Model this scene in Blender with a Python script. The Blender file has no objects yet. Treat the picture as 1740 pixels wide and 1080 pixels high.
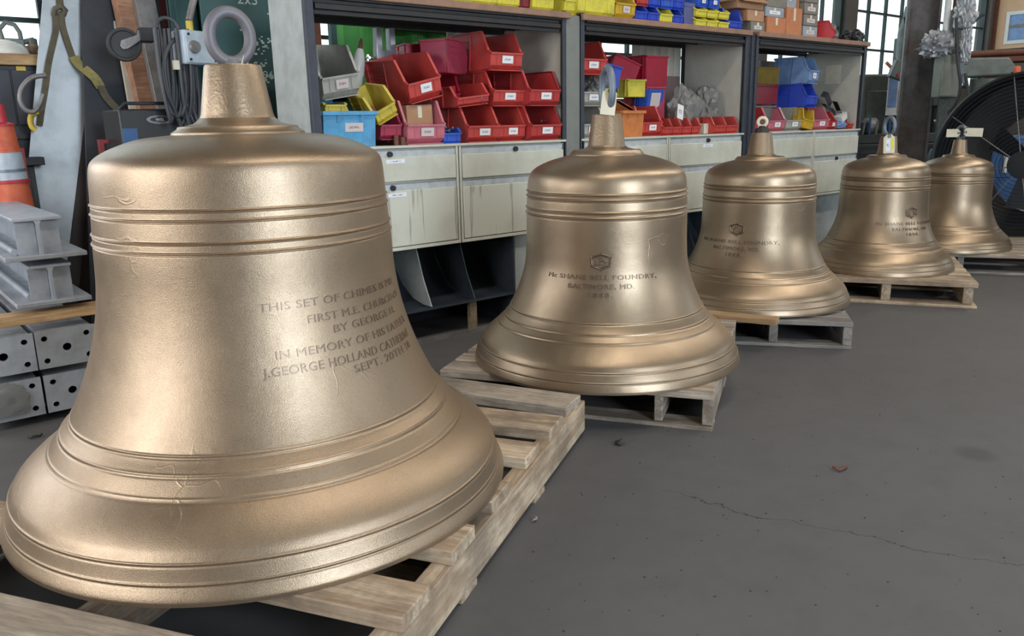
import bpy, math, random
from mathutils import Vector, Matrix, Euler
R = math.radians
random.seed(7)
scene = bpy.context.scene
COL = scene.collection

# ---------------------------------------------------------------- camera
F_PX, CX, CY, CAM_H = 1357.0, 870.0, 540.0, 1.05
MX = Matrix(((0.7674214, -0.16502422, 0.61954128),
             (-0.64084516, -0.16798333, 0.74906547),
             (-0.01954134, -0.9718789, -0.23466898)))       # photo axes (right, down, forward) -> room
CAM = Vector((0, 0, CAM_H))
cam_d = bpy.data.cameras.new('camera')
cam_d.sensor_fit = 'HORIZONTAL'; cam_d.sensor_width = 36.0
cam_d.lens = F_PX / 1740.0 * 36.0
cam_d.clip_start = 0.02; cam_d.clip_end = 200
cam = bpy.data.objects.new('camera', cam_d); COL.objects.link(cam)
rx, dn, fw = MX.col[0], MX.col[1], MX.col[2]
cm = Matrix((( rx[0], -dn[0], -fw[0]), (rx[1], -dn[1], -fw[1]), (rx[2], -dn[2], -fw[2]))).to_4x4()
cm.translation = CAM
cam.matrix_world = cm
scene.camera = cam

# ---------------------------------------------------------------- world, daylight, exposure
scene.view_settings.view_transform = 'Standard'
scene.view_settings.look = 'None'
scene.view_settings.gamma = 1.0
scene.view_settings.use_curve_mapping = False
scene.view_settings.exposure = 0.0
w = bpy.data.worlds.new('overcast_sky'); scene.world = w; w.use_nodes = True
bg = w.node_tree.nodes['Background']
bg.inputs[0].default_value = (0.86, 0.95, 1.0, 1); bg.inputs[1].default_value = 2.2

def area(name, loc, target, sx, sy, power, col):
    d = bpy.data.lights.new(name, 'AREA'); d.shape = 'RECTANGLE'; d.size = sx; d.size_y = sy
    d.energy = power; d.color = col
    o = bpy.data.objects.new(name, d); COL.objects.link(o); o.location = loc
    o.rotation_euler = (Vector(target) - Vector(loc)).to_track_quat('-Z', 'Y').to_euler()
    return o
# the open roller door behind the photographer, the windows of the left wall, added overhead fill lights under the roof
area('door_daylight', (0.9, -3.9, 1.75), (0.9, 0, 1.75), 1.6, 3.1, 245, (0.76, 0.88, 1.0))
area('front_window_daylight', (6.8, -3.9, 2.6), (6.8, 0, 2.6), 3.2, 1.8, 60, (0.88, 0.94, 1.0))
area('left_window_daylight', (-3.9, 2.0, 2.0), (0, 2.0, 2.0), 4.0, 1.9, 140, (1.0, 0.97, 0.94))
area('left_back_window_daylight', (-1.6, 5.0, 1.9), (-1.0, 0, 1.4), 2.6, 1.6, 60, (0.97, 0.98, 1.0))
for i, (x, y) in enumerate(((1.5, 0.6), (5.0, 0.6), (8.5, 1.5), (11.5, 2.5))):  # unseen fills, added to brighten the floor and the far right background
    area('overhead_fill', (x, y, 4.6), (x, y, 0), 2.4, 0.35, 62, (1.0, 0.92, 0.80))

# ---------------------------------------------------------------- helpers
def ray(px, py):
    return (MX @ Vector((px - CX, py - CY, F_PX)))
def at_y(px, py, Y):
    d = ray(px, py); return CAM + d * (Y / d.y)
def at_z(px, py, Z):
    d = ray(px, py); return CAM + d * ((Z - CAM_H) / d.z)
def at_x(px, py, X):
    d = ray(px, py); return CAM + d * (X / d.x)

class MB:
    def __init__(s): s.v = []; s.f = []
    def add(s, vs, fs, M=None):
        b = len(s.v)
        for p in vs:
            p = Vector(p)
            s.v.append(M @ p if M else p)
        s.f += [tuple(i + b for i in f) for f in fs]
        return s
    def box(s, x0, x1, y0, y1, z0, z1, M=None):
        v = [(x0,y0,z0),(x1,y0,z0),(x1,y1,z0),(x0,y1,z0),(x0,y0,z1),(x1,y0,z1),(x1,y1,z1),(x0,y1,z1)]
        return s.add(v, [(0,3,2,1),(4,5,6,7),(0,1,5,4),(1,2,6,5),(2,3,7,6),(3,0,4,7)], M)
    def cbox(s, c, sx, sy, sz, M=None):
        return s.box(c[0]-sx/2, c[0]+sx/2, c[1]-sy/2, c[1]+sy/2, c[2]-sz/2, c[2]+sz/2, M)
    def beam(s, p0, p1, w, d, side=(1,0,0)):
        p0, p1 = Vector(p0), Vector(p1); t = (p1-p0).normalized()
        a = Vector(side); a = (a - t*a.dot(t)).normalized(); b = t.cross(a)
        v = []
        for p in (p0, p1):
            for i, j in ((-1,-1),(1,-1),(1,1),(-1,1)): v.append(p + a*(i*w/2) + b*(j*d/2))
        return s.add(v, [(0,3,2,1),(4,5,6,7),(0,1,5,4),(1,2,6,5),(2,3,7,6),(3,0,4,7)])
    def cyl(s, p0, p1, r0, r1=None, n=16, cap=True):
        if r1 is None: r1 = r0
        p0, p1 = Vector(p0), Vector(p1); t = (p1-p0).normalized()
        a = t.orthogonal().normalized(); b = t.cross(a); v = []
        for p, r in ((p0, r0), (p1, r1)):
            for i in range(n):
                c = 2*math.pi*i/n; v.append(p + a*(r*math.cos(c)) + b*(r*math.sin(c)))
        f = [(i, (i+1) % n, n+(i+1) % n, n+i) for i in range(n)]
        if cap: f += [tuple(range(n-1, -1, -1)), tuple(range(n, 2*n))]
        return s.add(v, f)
    def tube(s, pts, r, n=8, closed=False):
        pts = [Vector(p) for p in pts]; m = len(pts); v = []; a = None
        for i, p in enumerate(pts):
            q0 = pts[(i-1) % m] if (closed or i) else p
            q1 = pts[(i+1) % m] if (closed or i < m-1) else p
            t = (q1-q0).normalized()
            a = t.orthogonal() if a is None else (a - t*a.dot(t))
            if a.length < 1e-6: a = t.orthogonal()
            a = a.normalized(); b = t.cross(a); rr = r[i] if isinstance(r, (list, tuple)) else r
            for k in range(n):
                c = 2*math.pi*k/n; v.append(p + a*(rr*math.cos(c)) + b*(rr*math.sin(c)))
        f = []
        for i in range(m if closed else m-1):
            j = (i+1) % m
            for k in range(n): f.append((i*n+k, i*n+(k+1) % n, j*n+(k+1) % n, j*n+k))
        if not closed: f += [tuple(range(n-1, -1, -1)), tuple(range((m-1)*n, m*n))]
        return s.add(v, f)
    def lathe(s, prof, n=32, M=None):
        v = []; f = []
        for r, z in prof:
            for k in range(n):
                c = 2*math.pi*k/n; v.append((r*math.cos(c), r*math.sin(c), z))
        for i in range(len(prof)-1):
            for k in range(n): f.append((i*n+k, i*n+(k+1) % n, (i+1)*n+(k+1) % n, (i+1)*n+k))
        return s.add(v, f, M)
    def prism(s, poly, a, b, axis='x', M=None):
        n = len(poly); v = []
        for e in (a, b):
            for p, q in poly:
                v.append({'x': (e, p, q), 'y': (p, e, q), 'z': (p, q, e)}[axis])
        f = [tuple(range(n-1, -1, -1)), tuple(range(n, 2*n))] + [(i, (i+1) % n, n+(i+1) % n, n+i) for i in range(n)]
        return s.add(v, f, M)
    def plate(s, p, t, M=None):
        return s
    def build(s, name, mat, parent=None, loc=None, rot=None, bevel=0, smooth=35, seg=2):
        m = bpy.data.meshes.new(name); m.from_pydata([tuple(p) for p in s.v], [], s.f)
        m.materials.append(mat)
        import bmesh
        bm = bmesh.new(); bm.from_mesh(m); bmesh.ops.recalc_face_normals(bm, faces=bm.faces); bm.to_mesh(m); bm.free()
        if smooth:
            m.polygons.foreach_set('use_smooth', [True]*len(m.polygons)); m.set_sharp_from_angle(angle=R(smooth))
        o = bpy.data.objects.new(name, m); COL.objects.link(o)
        if parent: o.parent = parent
        if loc: o.location = loc
        if rot: o.rotation_euler = rot
        if bevel:
            b = o.modifiers.new('bevel', 'BEVEL'); b.width = bevel; b.segments = seg; b.limit_method = 'ANGLE'; b.angle_limit = R(40)
        return o

def smooth3(pts, n=6):
    pts = [Vector(p) for p in pts]; out = []
    for i in range(len(pts)-1):
        p0, p1, p2, p3 = pts[max(i-1, 0)], pts[i], pts[i+1], pts[min(i+2, len(pts)-1)]
        for k in range(n):
            t = k/n
            out.append(.5*((2*p1)+(p2-p0)*t+(2*p0-5*p1+4*p2-p3)*t*t+(3*p1-p0-3*p2+p3)*t**3))
    return out+[pts[-1]]
def tag(o, label=None, cat=None, group=None, kind=None):
    if label: o['label'] = label
    if cat: o['category'] = cat
    if group: o['group'] = group
    if kind: o['kind'] = kind
    return o
def empty(name, loc=(0,0,0), rot=(0,0,0), label=None, cat=None, group=None):
    o = bpy.data.objects.new(name, None); COL.objects.link(o); o.location = loc; o.rotation_euler = rot
    o.empty_display_size = 0.05
    return tag(o, label, cat, group)
def copy_tree(o, parent=None):
    c = o.copy(); COL.objects.link(c)
    if parent: c.parent = parent
    for ch in list(o.children): copy_tree(ch, c)
    return c

# ---------------------------------------------------------------- materials
def nodes(name):
    m = bpy.data.materials.new(name); m.use_nodes = True
    nt = m.node_tree; return m, nt, nt.nodes['Principled BSDF']
def N(nt, t, **kw):
    n = nt.nodes.new(t)
    for k, v in kw.items():
        if k in n.inputs: n.inputs[k].default_value = v
        else: setattr(n, k, v)
    return n
def ramp(nt, fac, stops):
    r = nt.nodes.new('ShaderNodeValToRGB'); nt.links.new(fac, r.inputs[0])
    e = r.color_ramp.elements
    while len(e) < len(stops): e.new(0.5)
    for el, (p, c) in zip(e, stops): el.position = p; el.color = (*c, 1) if len(c) == 3 else c
    return r.outputs[0]
def mixc(nt, fac, a, b):
    n = nt.nodes.new('ShaderNodeMix'); n.data_type = 'RGBA'
    if isinstance(fac, (int, float)): n.inputs[0].default_value = fac
    else: nt.links.new(fac, n.inputs[0])
    for i, s in ((6, a), (7, b)):
        if hasattr(s, 'is_output'): nt.links.new(s, n.inputs[i])
        else: n.inputs[i].default_value = (*s, 1)
    return n.outputs[2]
def noise(nt, vec, scale, detail=4, rough=.55):
    n = N(nt, 'ShaderNodeTexNoise'); n.inputs['Scale'].default_value = scale
    n.inputs['Detail'].default_value = detail; n.inputs['Roughness'].default_value = rough
    if vec is not None: nt.links.new(vec, n.inputs['Vector'])
    return n.outputs['Fac']
def coords(nt, kind='Object'):
    return nt.nodes.new('ShaderNodeTexCoord').outputs[kind]
def srgb(r, g, b):
    f = lambda c: (c/255/12.92) if c/255 <= .04045 else ((c/255+.055)/1.055)**2.4
    return (f(r), f(g), f(b))
def surf(name, col, rough=.6, metal=0, dirt=None, amt=.35, scale=9, bump=0, bscale=60, spec=.5):
    """painted / plastic / metal surface with worn, dirty patches of their own colour"""
    m, nt, b = nodes(name); vec = coords(nt)
    if dirt is None: dirt = tuple(c*.45 for c in col)
    n1 = noise(nt, vec, scale, 6, .65)
    fac = ramp(nt, n1, [(.42, (0,0,0)), (.75, (amt, amt, amt))])
    nt.links.new(mixc(nt, fac, col, dirt), b.inputs['Base Color'])
    b.inputs['Roughness'].default_value = rough; b.inputs['Metallic'].default_value = metal
    b.inputs['Specular IOR Level'].default_value = spec
    if bump:
        bp = N(nt, 'ShaderNodeBump'); bp.inputs['Strength'].default_value = bump; bp.inputs['Distance'].default_value = .002
        nt.links.new(noise(nt, vec, bscale, 5, .6), bp.inputs['Height']); nt.links.new(bp.outputs[0], b.inputs['Normal'])
    return m
def bronze(name, col, rough, bump, scale, speck=.12):
    m, nt, b = nodes(name); vec = coords(nt)
    n1 = noise(nt, vec, 3.0, 5, .6); n2 = noise(nt, vec, 400, 3, .6); n3 = noise(nt, vec, 14, 6, .7)
    c1 = mixc(nt, n1, tuple(c*.93 for c in col), tuple(c*1.07 for c in col))
    sp = ramp(nt, n2, [(.50, (0,0,0)), (.72, (speck, speck, speck))])
    c2 = mixc(nt, sp, c1, (.10, .07, .045))
    st = ramp(nt, n3, [(.58, (0,0,0)), (.8, (.18,.18,.18))])
    nt.links.new(mixc(nt, st, c2, (.30, .18, .09)), b.inputs['Base Color'])
    b.inputs['Metallic'].default_value = 0.82
    b.inputs['Coat Weight'].default_value = .38; b.inputs['Coat Roughness'].default_value = .34
    rg = ramp(nt, n3, [(.3, (rough-.04,)*3), (.7, (rough+.06,)*3)])
    nt.links.new(rg, b.inputs['Roughness'])
    # casting skin: fine sand grain, long soft veins, slow waviness
    v = N(nt, 'ShaderNodeTexVoronoi'); v.feature = 'DISTANCE_TO_EDGE'; v.inputs['Scale'].default_value = 5.5
    ds = N(nt, 'ShaderNodeVectorMath'); ds.operation = 'ADD'; nz = N(nt, 'ShaderNodeTexNoise'); nz.inputs['Scale'].default_value = 7
    nt.links.new(vec, nz.inputs['Vector']); sc = N(nt, 'ShaderNodeVectorMath'); sc.operation = 'SCALE'; sc.inputs['Scale'].default_value = .35
    nt.links.new(nz.outputs['Color'], sc.inputs[0]); nt.links.new(vec, ds.inputs[0]); nt.links.new(sc.outputs[0], ds.inputs[1]); nt.links.new(ds.outputs[0], v.inputs['Vector'])
    vein = ramp(nt, v.outputs['Distance'], [(0.0, (1,1,1)), (.022, (0,0,0))])
    msk = ramp(nt, noise(nt, vec, 4.2, 2, .5), [(.58, (0,0,0)), (.70, (.7,.7,.7))])
    mm = N(nt, 'ShaderNodeMath'); mm.operation = 'MULTIPLY'; nt.links.new(vein, mm.inputs[0]); nt.links.new(msk, mm.inputs[1])
    b1 = N(nt, 'ShaderNodeBump'); b1.inputs['Strength'].default_value = bump; b1.inputs['Distance'].default_value = .0016
    nt.links.new(noise(nt, vec, scale, 4, .6), b1.inputs['Height'])
    b2 = N(nt, 'ShaderNodeBump'); b2.inputs['Strength'].default_value = .32; b2.inputs['Distance'].default_value = .002
    nt.links.new(mm.outputs[0], b2.inputs['Height']); nt.links.new(b1.outputs[0], b2.inputs['Normal'])
    b3 = N(nt, 'ShaderNodeBump'); b3.inputs['Strength'].default_value = .18; b3.inputs['Distance'].default_value = .008
    nt.links.new(noise(nt, vec, 10, 3, .5), b3.inputs['Height']); nt.links.new(b2.outputs[0], b3.inputs['Normal'])
    nt.links.new(b3.outputs[0], b.inputs['Normal'])
    return m
def wood(name, light, dark, rough=.75, grain=1.0, stain=.5):
    """grain runs along local x; each board differs"""
    m, nt, b = nodes(name)
    tc = coords(nt); oi = N(nt, 'ShaderNodeObjectInfo')
    off = N(nt, 'ShaderNodeVectorMath'); off.operation = 'SCALE'; off.inputs['Scale'].default_value = 37.0
    cmb = N(nt, 'ShaderNodeCombineXYZ')
    for i in range(3): nt.links.new(oi.outputs['Random'], cmb.inputs[i])
    nt.links.new(cmb.outputs[0], off.inputs[0])
    ad = N(nt, 'ShaderNodeVectorMath'); ad.operation = 'ADD'; nt.links.new(tc, ad.inputs[0]); nt.links.new(off.outputs[0], ad.inputs[1])
    mp = N(nt, 'ShaderNodeMapping'); mp.inputs['Scale'].default_value = (1.6, 15, 15); nt.links.new(ad.outputs[0], mp.inputs['Vector'])
    m2 = N(nt, 'ShaderNodeMapping'); m2.inputs['Scale'].default_value = (.9, 9, 9); nt.links.new(ad.outputs[0], m2.inputs['Vector'])
    ring = N(nt, 'ShaderNodeTexNoise'); ring.inputs['Scale'].default_value = 1.3*grain; ring.inputs['Detail'].default_value = 2; ring.inputs['Distortion'].default_value = .6
    nt.links.new(m2.outputs[0], ring.inputs['Vector'])
    fr_ = N(nt, 'ShaderNodeMath'); fr_.operation = 'MULTIPLY'; fr_.inputs[1].default_value = 26; nt.links.new(ring.outputs['Fac'], fr_.inputs[0])
    sn = N(nt, 'ShaderNodeMath'); sn.operation = 'SINE'; nt.links.new(fr_.outputs[0], sn.inputs[0])
    sn2 = N(nt, 'ShaderNodeMapRange'); sn2.inputs[1].default_value = -1; nt.links.new(sn.outputs[0], sn2.inputs[0])
    fine = noise(nt, mp.outputs[0], 7, 5, .7)
    c1 = mixc(nt, ramp(nt, sn2.outputs[0], [(.3, (0,0,0)), (.95, (.62,.62,.62))]), light, dark)
    c2 = mixc(nt, ramp(nt, fine, [(.40, (0,0,0)), (.68, (.6,.6,.6))]), c1, tuple(c*.55 for c in dark))
    big = noise(nt, ad.outputs[0], 3.2, 5, .7)
    c3 = mixc(nt, ramp(nt, big, [(.43, (0,0,0)), (.62, (stain,stain,stain))]), c2, (.10, .075, .058))
    vv = N(nt, 'ShaderNodeHueSaturation'); nt.links.new(c3, vv.inputs['Color'])
    mr = N(nt, 'ShaderNodeMapRange'); mr.inputs[3].default_value = .8; mr.inputs[4].default_value = 1.15
    nt.links.new(oi.outputs['Random'], mr.inputs[0]); nt.links.new(mr.outputs[0], vv.inputs['Value'])
    nt.links.new(vv.outputs[0], b.inputs['Base Color']); b.inputs['Roughness'].default_value = rough
    bp = N(nt, 'ShaderNodeBump'); bp.inputs['Strength'].default_value = .5; bp.inputs['Distance'].default_value = .0015
    nt.links.new(fine, bp.inputs['Height']); nt.links.new(bp.outputs[0], b.inputs['Normal'])
    return m
def card(name, base=(.8,.8,.78), ink=(.08,.12,.35)):
    """small paper label with lines of print across its middle"""
    m, nt, b = nodes(name); g = coords(nt, 'Generated'); o = coords(nt)
    s = N(nt, 'ShaderNodeSeparateXYZ'); nt.links.new(g, s.inputs[0])
    nz = noise(nt, o, 210, 2, .6)
    def band(out, lo, hi):
        a = N(nt, 'ShaderNodeMath'); a.operation = 'GREATER_THAN'; a.inputs[1].default_value = lo; nt.links.new(out, a.inputs[0])
        c = N(nt, 'ShaderNodeMath'); c.operation = 'LESS_THAN'; c.inputs[1].default_value = hi; nt.links.new(out, c.inputs[0])
        d = N(nt, 'ShaderNodeMath'); d.operation = 'MULTIPLY'; nt.links.new(a.outputs[0], d.inputs[0]); nt.links.new(c.outputs[0], d.inputs[1]); return d.outputs[0]
    bx, bz = band(s.outputs[0], .22, .78), band(s.outputs[2], .35, .65)
    k = N(nt, 'ShaderNodeMath'); k.operation = 'MULTIPLY'; nt.links.new(bx, k.inputs[0]); nt.links.new(bz, k.inputs[1])
    q = N(nt, 'ShaderNodeMath'); q.operation = 'MULTIPLY'; nt.links.new(k.outputs[0], q.inputs[0])
    nt.links.new(ramp(nt, nz, [(.42, (0,0,0)), (.55, (.8,.8,.8))]), q.inputs[1])
    nt.links.new(mixc(nt, q.outputs[0], base, ink), b.inputs['Base Color']); b.inputs['Roughness'].default_value = .6
    return m

M_ = {}
BR = srgb(162, 142, 118)
M_['bronze'] = bronze('sandblasted_bronze', BR, .38, .25, 380, .14)
M_['bronze_big'] = bronze('sandblasted_bronze_large', srgb(162, 141, 117), .39, .32, 430, .42)
M_['bronze_letter'] = bronze('bronze_lettering', srgb(134, 116, 99), .42, .2, 190)  # darker than the bells: shading on the letters is put into the colour
M_['stem'] = bronze('rough_cast_bronze', srgb(162, 142, 118), .40, .6, 150, .5)
M_['iron'] = surf('grey_iron', srgb(118, 116, 122), .55, .35, srgb(95, 88, 84), .5, 14, .3, 90)
M_['iron_blue'] = surf('blue_grey_iron', srgb(120, 130, 142), .5, .4, srgb(84, 88, 94), .5, 14, .3, 90)
M_['wood_new'] = wood('pine_boards', srgb(208, 188, 162), srgb(156, 130, 104), .75, 1.0, .6)
M_['wood_grey'] = wood('weathered_boards', srgb(186, 172, 154), srgb(130, 116, 102), .8, .8, .55)
M_['wood_old'] = wood('grey_old_boards', srgb(158, 154, 148), srgb(118, 112, 106), .85, .8, .35)
M_['timber'] = wood('timber_baulk', srgb(206, 172, 128), srgb(178, 136, 92), .75, 1, .2)
M_['rust_timber'] = wood('rust_brown_timber', srgb(188, 142, 114), srgb(156, 108, 82), .75, 1, .5)
M_['shelf_wood'] = surf('brown_shelf_board', srgb(152, 118, 98), .7, 0, srgb(106, 84, 72), .6, 16, .3, 120)
M_['cab'] = surf('cream_cabinet_enamel', srgb(202, 202, 188), .42, 0, srgb(146, 142, 128), .35, 7, .08, 40)
def stained():
    m, nt, b = nodes('rust_run_enamel'); v = coords(nt)
    mp = N(nt, 'ShaderNodeMapping'); mp.inputs['Scale'].default_value = (26, 1, 1.6); nt.links.new(v, mp.inputs['Vector'])
    run = ramp(nt, noise(nt, mp.outputs[0], 1.0, 3, .55), [(.60, (0,0,0)), (.65, (.6,)*3), (.72, (.25,)*3)])
    chip = ramp(nt, noise(nt, v, 34, 2, .5), [(.74, (0,0,0)), (.77, (.8,)*3)])
    blot = ramp(nt, noise(nt, v, 5, 5, .6), [(.55, (0,0,0)), (.8, (.3,)*3)])
    c = mixc(nt, blot, srgb(202, 202, 188), srgb(160, 156, 142)); c = mixc(nt, run, c, srgb(128, 116, 100)); c = mixc(nt, chip, c, srgb(70, 66, 60))
    nt.links.new(c, b.inputs['Base Color']); b.inputs['Roughness'].default_value = .42
    return m
M_['cab_run'] = stained()
M_['cab_lip'] = surf('scuffed_cabinet_rail', srgb(184, 190, 192), .45, 0, srgb(130, 134, 138), .6, 20, .1, 60)
M_['cab_side'] = surf('cream_side_panel', srgb(190, 187, 176), .45, 0, srgb(140, 134, 122), .4, 8, .08, 40)
M_['panel_grey'] = surf('scratched_grey_panel', srgb(176, 182, 180), .5, .1, srgb(120, 126, 124), .5, 12, .15, 60)
M_['post'] = surf('slate_post', srgb(62, 66, 76), .5, .2, srgb(38, 40, 46), .5, 12)
M_['post_grey'] = surf('grey_post', srgb(128, 130, 124), .5, .2, srgb(96, 98, 92), .4, 12)
M_['black_steel'] = surf('black_steel', srgb(44, 44, 46), .5, .3, srgb(70, 62, 54), .4, 14, .1, 60)
M_['dark'] = surf('dark_grey_steel', srgb(50, 52, 58), .55, .3, srgb(30, 30, 32), .5, 9)
M_['hopper'] = surf('blue_grey_sheet', srgb(66, 74, 84), .45, .3, srgb(30, 32, 36), .7, 6, .1, 30)
M_['galv'] = surf('galvanized_steel', srgb(182, 190, 200), .42, .35, srgb(140, 148, 160), .7, 16, .15, 50)
M_['galv_dirty'] = surf('stained_galvanized_steel', srgb(172, 178, 186), .5, .3, srgb(112, 104, 96), .6, 12, .2, 50)
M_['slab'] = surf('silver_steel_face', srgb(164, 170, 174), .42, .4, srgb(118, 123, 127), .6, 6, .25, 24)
M_['slab_side'] = surf('dark_brown_steel', srgb(66, 58, 56), .6, .3, srgb(40, 38, 40), .5, 10, .2, 40)  # dark brown, used only for the flank of the silver channel
M_['plate_dark'] = surf('blue_black_plate', srgb(56, 60, 68), .55, .3, srgb(38, 40, 44), .6, 8, .1, 40)
M_['tube_grey'] = surf('grey_tube', srgb(138, 136, 136), .5, .4, srgb(90, 84, 82), .7, 18, .2, 60)
M_['red_steel'] = surf('faded_red_steel', srgb(142, 52, 54), .55, .1, srgb(96, 40, 40), .6, 10)
M_['green_col'] = surf('dark_green_paint', srgb(42, 78, 78), .5, .1, srgb(28, 52, 54), .6, 6, .1, 30)
M_['green_cloth'] = surf('green_curtain', srgb(92, 172, 92), .7, 0, srgb(60, 128, 66), .6, 5, .1, 20)
M_['chalk'] = surf('chalk', srgb(170, 190, 186), .9)
M_['rubber'] = surf('black_rubber', srgb(46, 47, 50), .6, 0, srgb(74, 74, 76), .4, 12)
M_['cable'] = surf('grey_black_cable', srgb(70, 72, 78), .5, 0, srgb(46, 46, 50), .5, 12)
M_['strap'] = surf('olive_webbing', srgb(98, 92, 74), .85, 0, srgb(62, 58, 50), .6, 30, .3, 200)
M_['strap_y'] = surf('yellow_green_webbing', srgb(140, 132, 80), .8, 0, srgb(90, 84, 56), .6, 30, .3, 200)
M_['orange'] = surf('orange_plastic', srgb(216, 108, 74), .5, 0, srgb(160, 60, 44), .6, 22)
M_['red_plastic_clear'] = surf('red_rim_plastic', srgb(196, 56, 70), .45)
M_['white'] = surf('white_plastic', srgb(214, 216, 214), .5, 0, srgb(170, 172, 172), .4, 12)
M_['box_blue'] = surf('pale_blue_enclosure', srgb(186, 200, 212), .45, .05, srgb(140, 150, 160), .6, 20)
M_['yellow_paint'] = surf('yellow_paint', srgb(214, 186, 70), .5, 0, srgb(140, 120, 50), .5, 20)
M_['paper'] = surf('off_white_tag_card', srgb(216, 210, 190), .7, 0, srgb(184, 176, 152), .5, 18)
M_['yellow_tape'] = surf('yellow_tape', srgb(226, 220, 60), .6)
M_['card'] = card('bin_label_card')
M_['card_dirty'] = card('worn_label_card', srgb(204, 192, 190), srgb(110, 80, 92))
M_['strip'] = card('printed_label_strip', srgb(226, 230, 236), (.02,.03,.08))
M_['chrome'] = surf('chrome', srgb(210, 212, 216), .2, 1.0, srgb(170,170,172), .3)
M_['alu'] = surf('aluminium', srgb(186, 190, 196), .35, .7, srgb(120, 122, 126), .5, 12)
M_['foil'] = surf('crumpled_foil', srgb(172, 174, 178), .42, .5, srgb(150, 150, 152), .5, 30)
M_['disc'] = surf('sage_grey_enclosure', srgb(126, 130, 120), .5, .1, srgb(98, 100, 92), .6, 10)
M_['machine'] = surf('grey_green_machine', srgb(112, 118, 112), .5, .15, srgb(72, 76, 72), .7, 10)
M_['machine_dark'] = surf('dark_machine_iron', srgb(56, 58, 58), .5, .3, srgb(90, 88, 84), .4, 16)
M_['steel_col'] = surf('dark_building_steel', srgb(106, 102, 102), .6, .05, srgb(48, 46, 48), .6, 14, .2, 80)
M_['green_post'] = wood('grey_green_post', srgb(96, 104, 102), srgb(70, 80, 80), .8, 1, .3)
M_['rust'] = surf('rust_brown_steel', srgb(112, 70, 56), .7, .1, srgb(74, 46, 38), .6, 10)
M_['tan'] = surf('tan_board', srgb(204, 170, 138), .8, 0, srgb(184, 150, 118), .5, 4)
M_['cardboard'] = surf('brown_cardboard', srgb(178, 136, 104), .85, 0, srgb(146, 106, 78), .5, 14)
M_['cardboard_or'] = surf('orange_cardboard', srgb(190, 124, 86), .85, 0, srgb(150, 94, 62), .5, 14)
M_['cardboard_grey'] = surf('dusty_grey_card', srgb(128, 124, 114), .85, 0, srgb(88, 84, 76), .6, 14)
M_['bluegrey_card'] = surf('blue_grey_card', srgb(152, 160, 168), .8, 0, srgb(112, 118, 124), .6, 14)
M_['black_plastic'] = surf('black_plastic', srgb(36, 37, 40), .45)
M_['locker'] = surf('charcoal_locker', srgb(58, 60, 68), .5, .2, srgb(42, 42, 48), .5, 8)
M_['brick_wall'] = surf('dim_wall_paint', srgb(96, 92, 88), .9, 0, srgb(70, 66, 62), .6, 3, .2, 20)
M_['roof'] = surf('dark_roof_boards', srgb(96, 84, 70), .9, 0, srgb(66, 58, 50), .6, 2)
M_['frame'] = surf('green_window_bar', srgb(46, 56, 56), .6, .2, srgb(34, 36, 36), .5, 20)
M_['blue_m'] = surf('blue_machine', srgb(52, 96, 150), .5, 0, srgb(34, 60, 96), .6, 10)
M_['straw'] = surf('tan_scrap', srgb(142, 124, 100), .9, 0, srgb(70, 60, 50), .8, 40, .5, 60)
M_['beige_sheet'] = surf('beige_sheet', srgb(196, 190, 176), .6, 0, srgb(150, 140, 124), .5, 12)
M_['mauve_sheet'] = surf('mauve_sheet', srgb(138, 118, 114), .6, 0, srgb(104, 90, 88), .5, 10)
M_['ceramic'] = surf('white_enamel', srgb(224, 222, 214), .35)
PL = dict(red=(196,70,64), red2=(182,58,58), red3=(196,40,50), dkred=(128,34,46), crim=(190,36,62), pink=(196,110,124), orange=(204,124,68),
          magenta=(172,60,84), blue=(48,92,196), blue2=(40,72,190), sky=(88,160,204), ltblue=(120,150,196), yellow=(218,206,70), yellow2=(206,186,74), amber=(204,166,44), olive=(138,112,30),
          grey=(168,166,158), dkgrey=(98,98,96), navy=(34,52,112), violet=(88,92,140))
for k, c in PL.items():
    M_['p_'+k] = surf(k+'_bin_plastic', srgb(*c), .45, 0, tuple(x*.42 + .03 for x in srgb(*c)), .75, 14, .05, 50)
m, nt, b = nodes('clear_pane')
gl = N(nt, 'ShaderNodeBsdfGlossy'); gl.inputs['Roughness'].default_value = .05
tr = N(nt, 'ShaderNodeBsdfTransparent'); tr.inputs[0].default_value = (.93, .98, .98, 1)
mx = N(nt, 'ShaderNodeMixShader'); mx.inputs[0].default_value = .06
nt.links.new(tr.outputs[0], mx.inputs[1]); nt.links.new(gl.outputs[0], mx.inputs[2]); nt.links.new(mx.outputs[0], nt.nodes['Material Output'].inputs[0])
M_['pane'] = m
m, nt, b = nodes('clear_plastic_film')
tr = N(nt, 'ShaderNodeBsdfTransparent'); tr.inputs[0].default_value = (.8, .81, .81, 1)
b.inputs['Base Color'].default_value = (.30, .30, .29, 1); b.inputs['Roughness'].default_value = .3
mx = N(nt, 'ShaderNodeMixShader'); mx.inputs[0].default_value = .55
nt.links.new(tr.outputs[0], mx.inputs[1]); nt.links.new(b.outputs[0], mx.inputs[2]); nt.links.new(mx.outputs[0], nt.nodes['Material Output'].inputs[0])
M_['film'] = m
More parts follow.
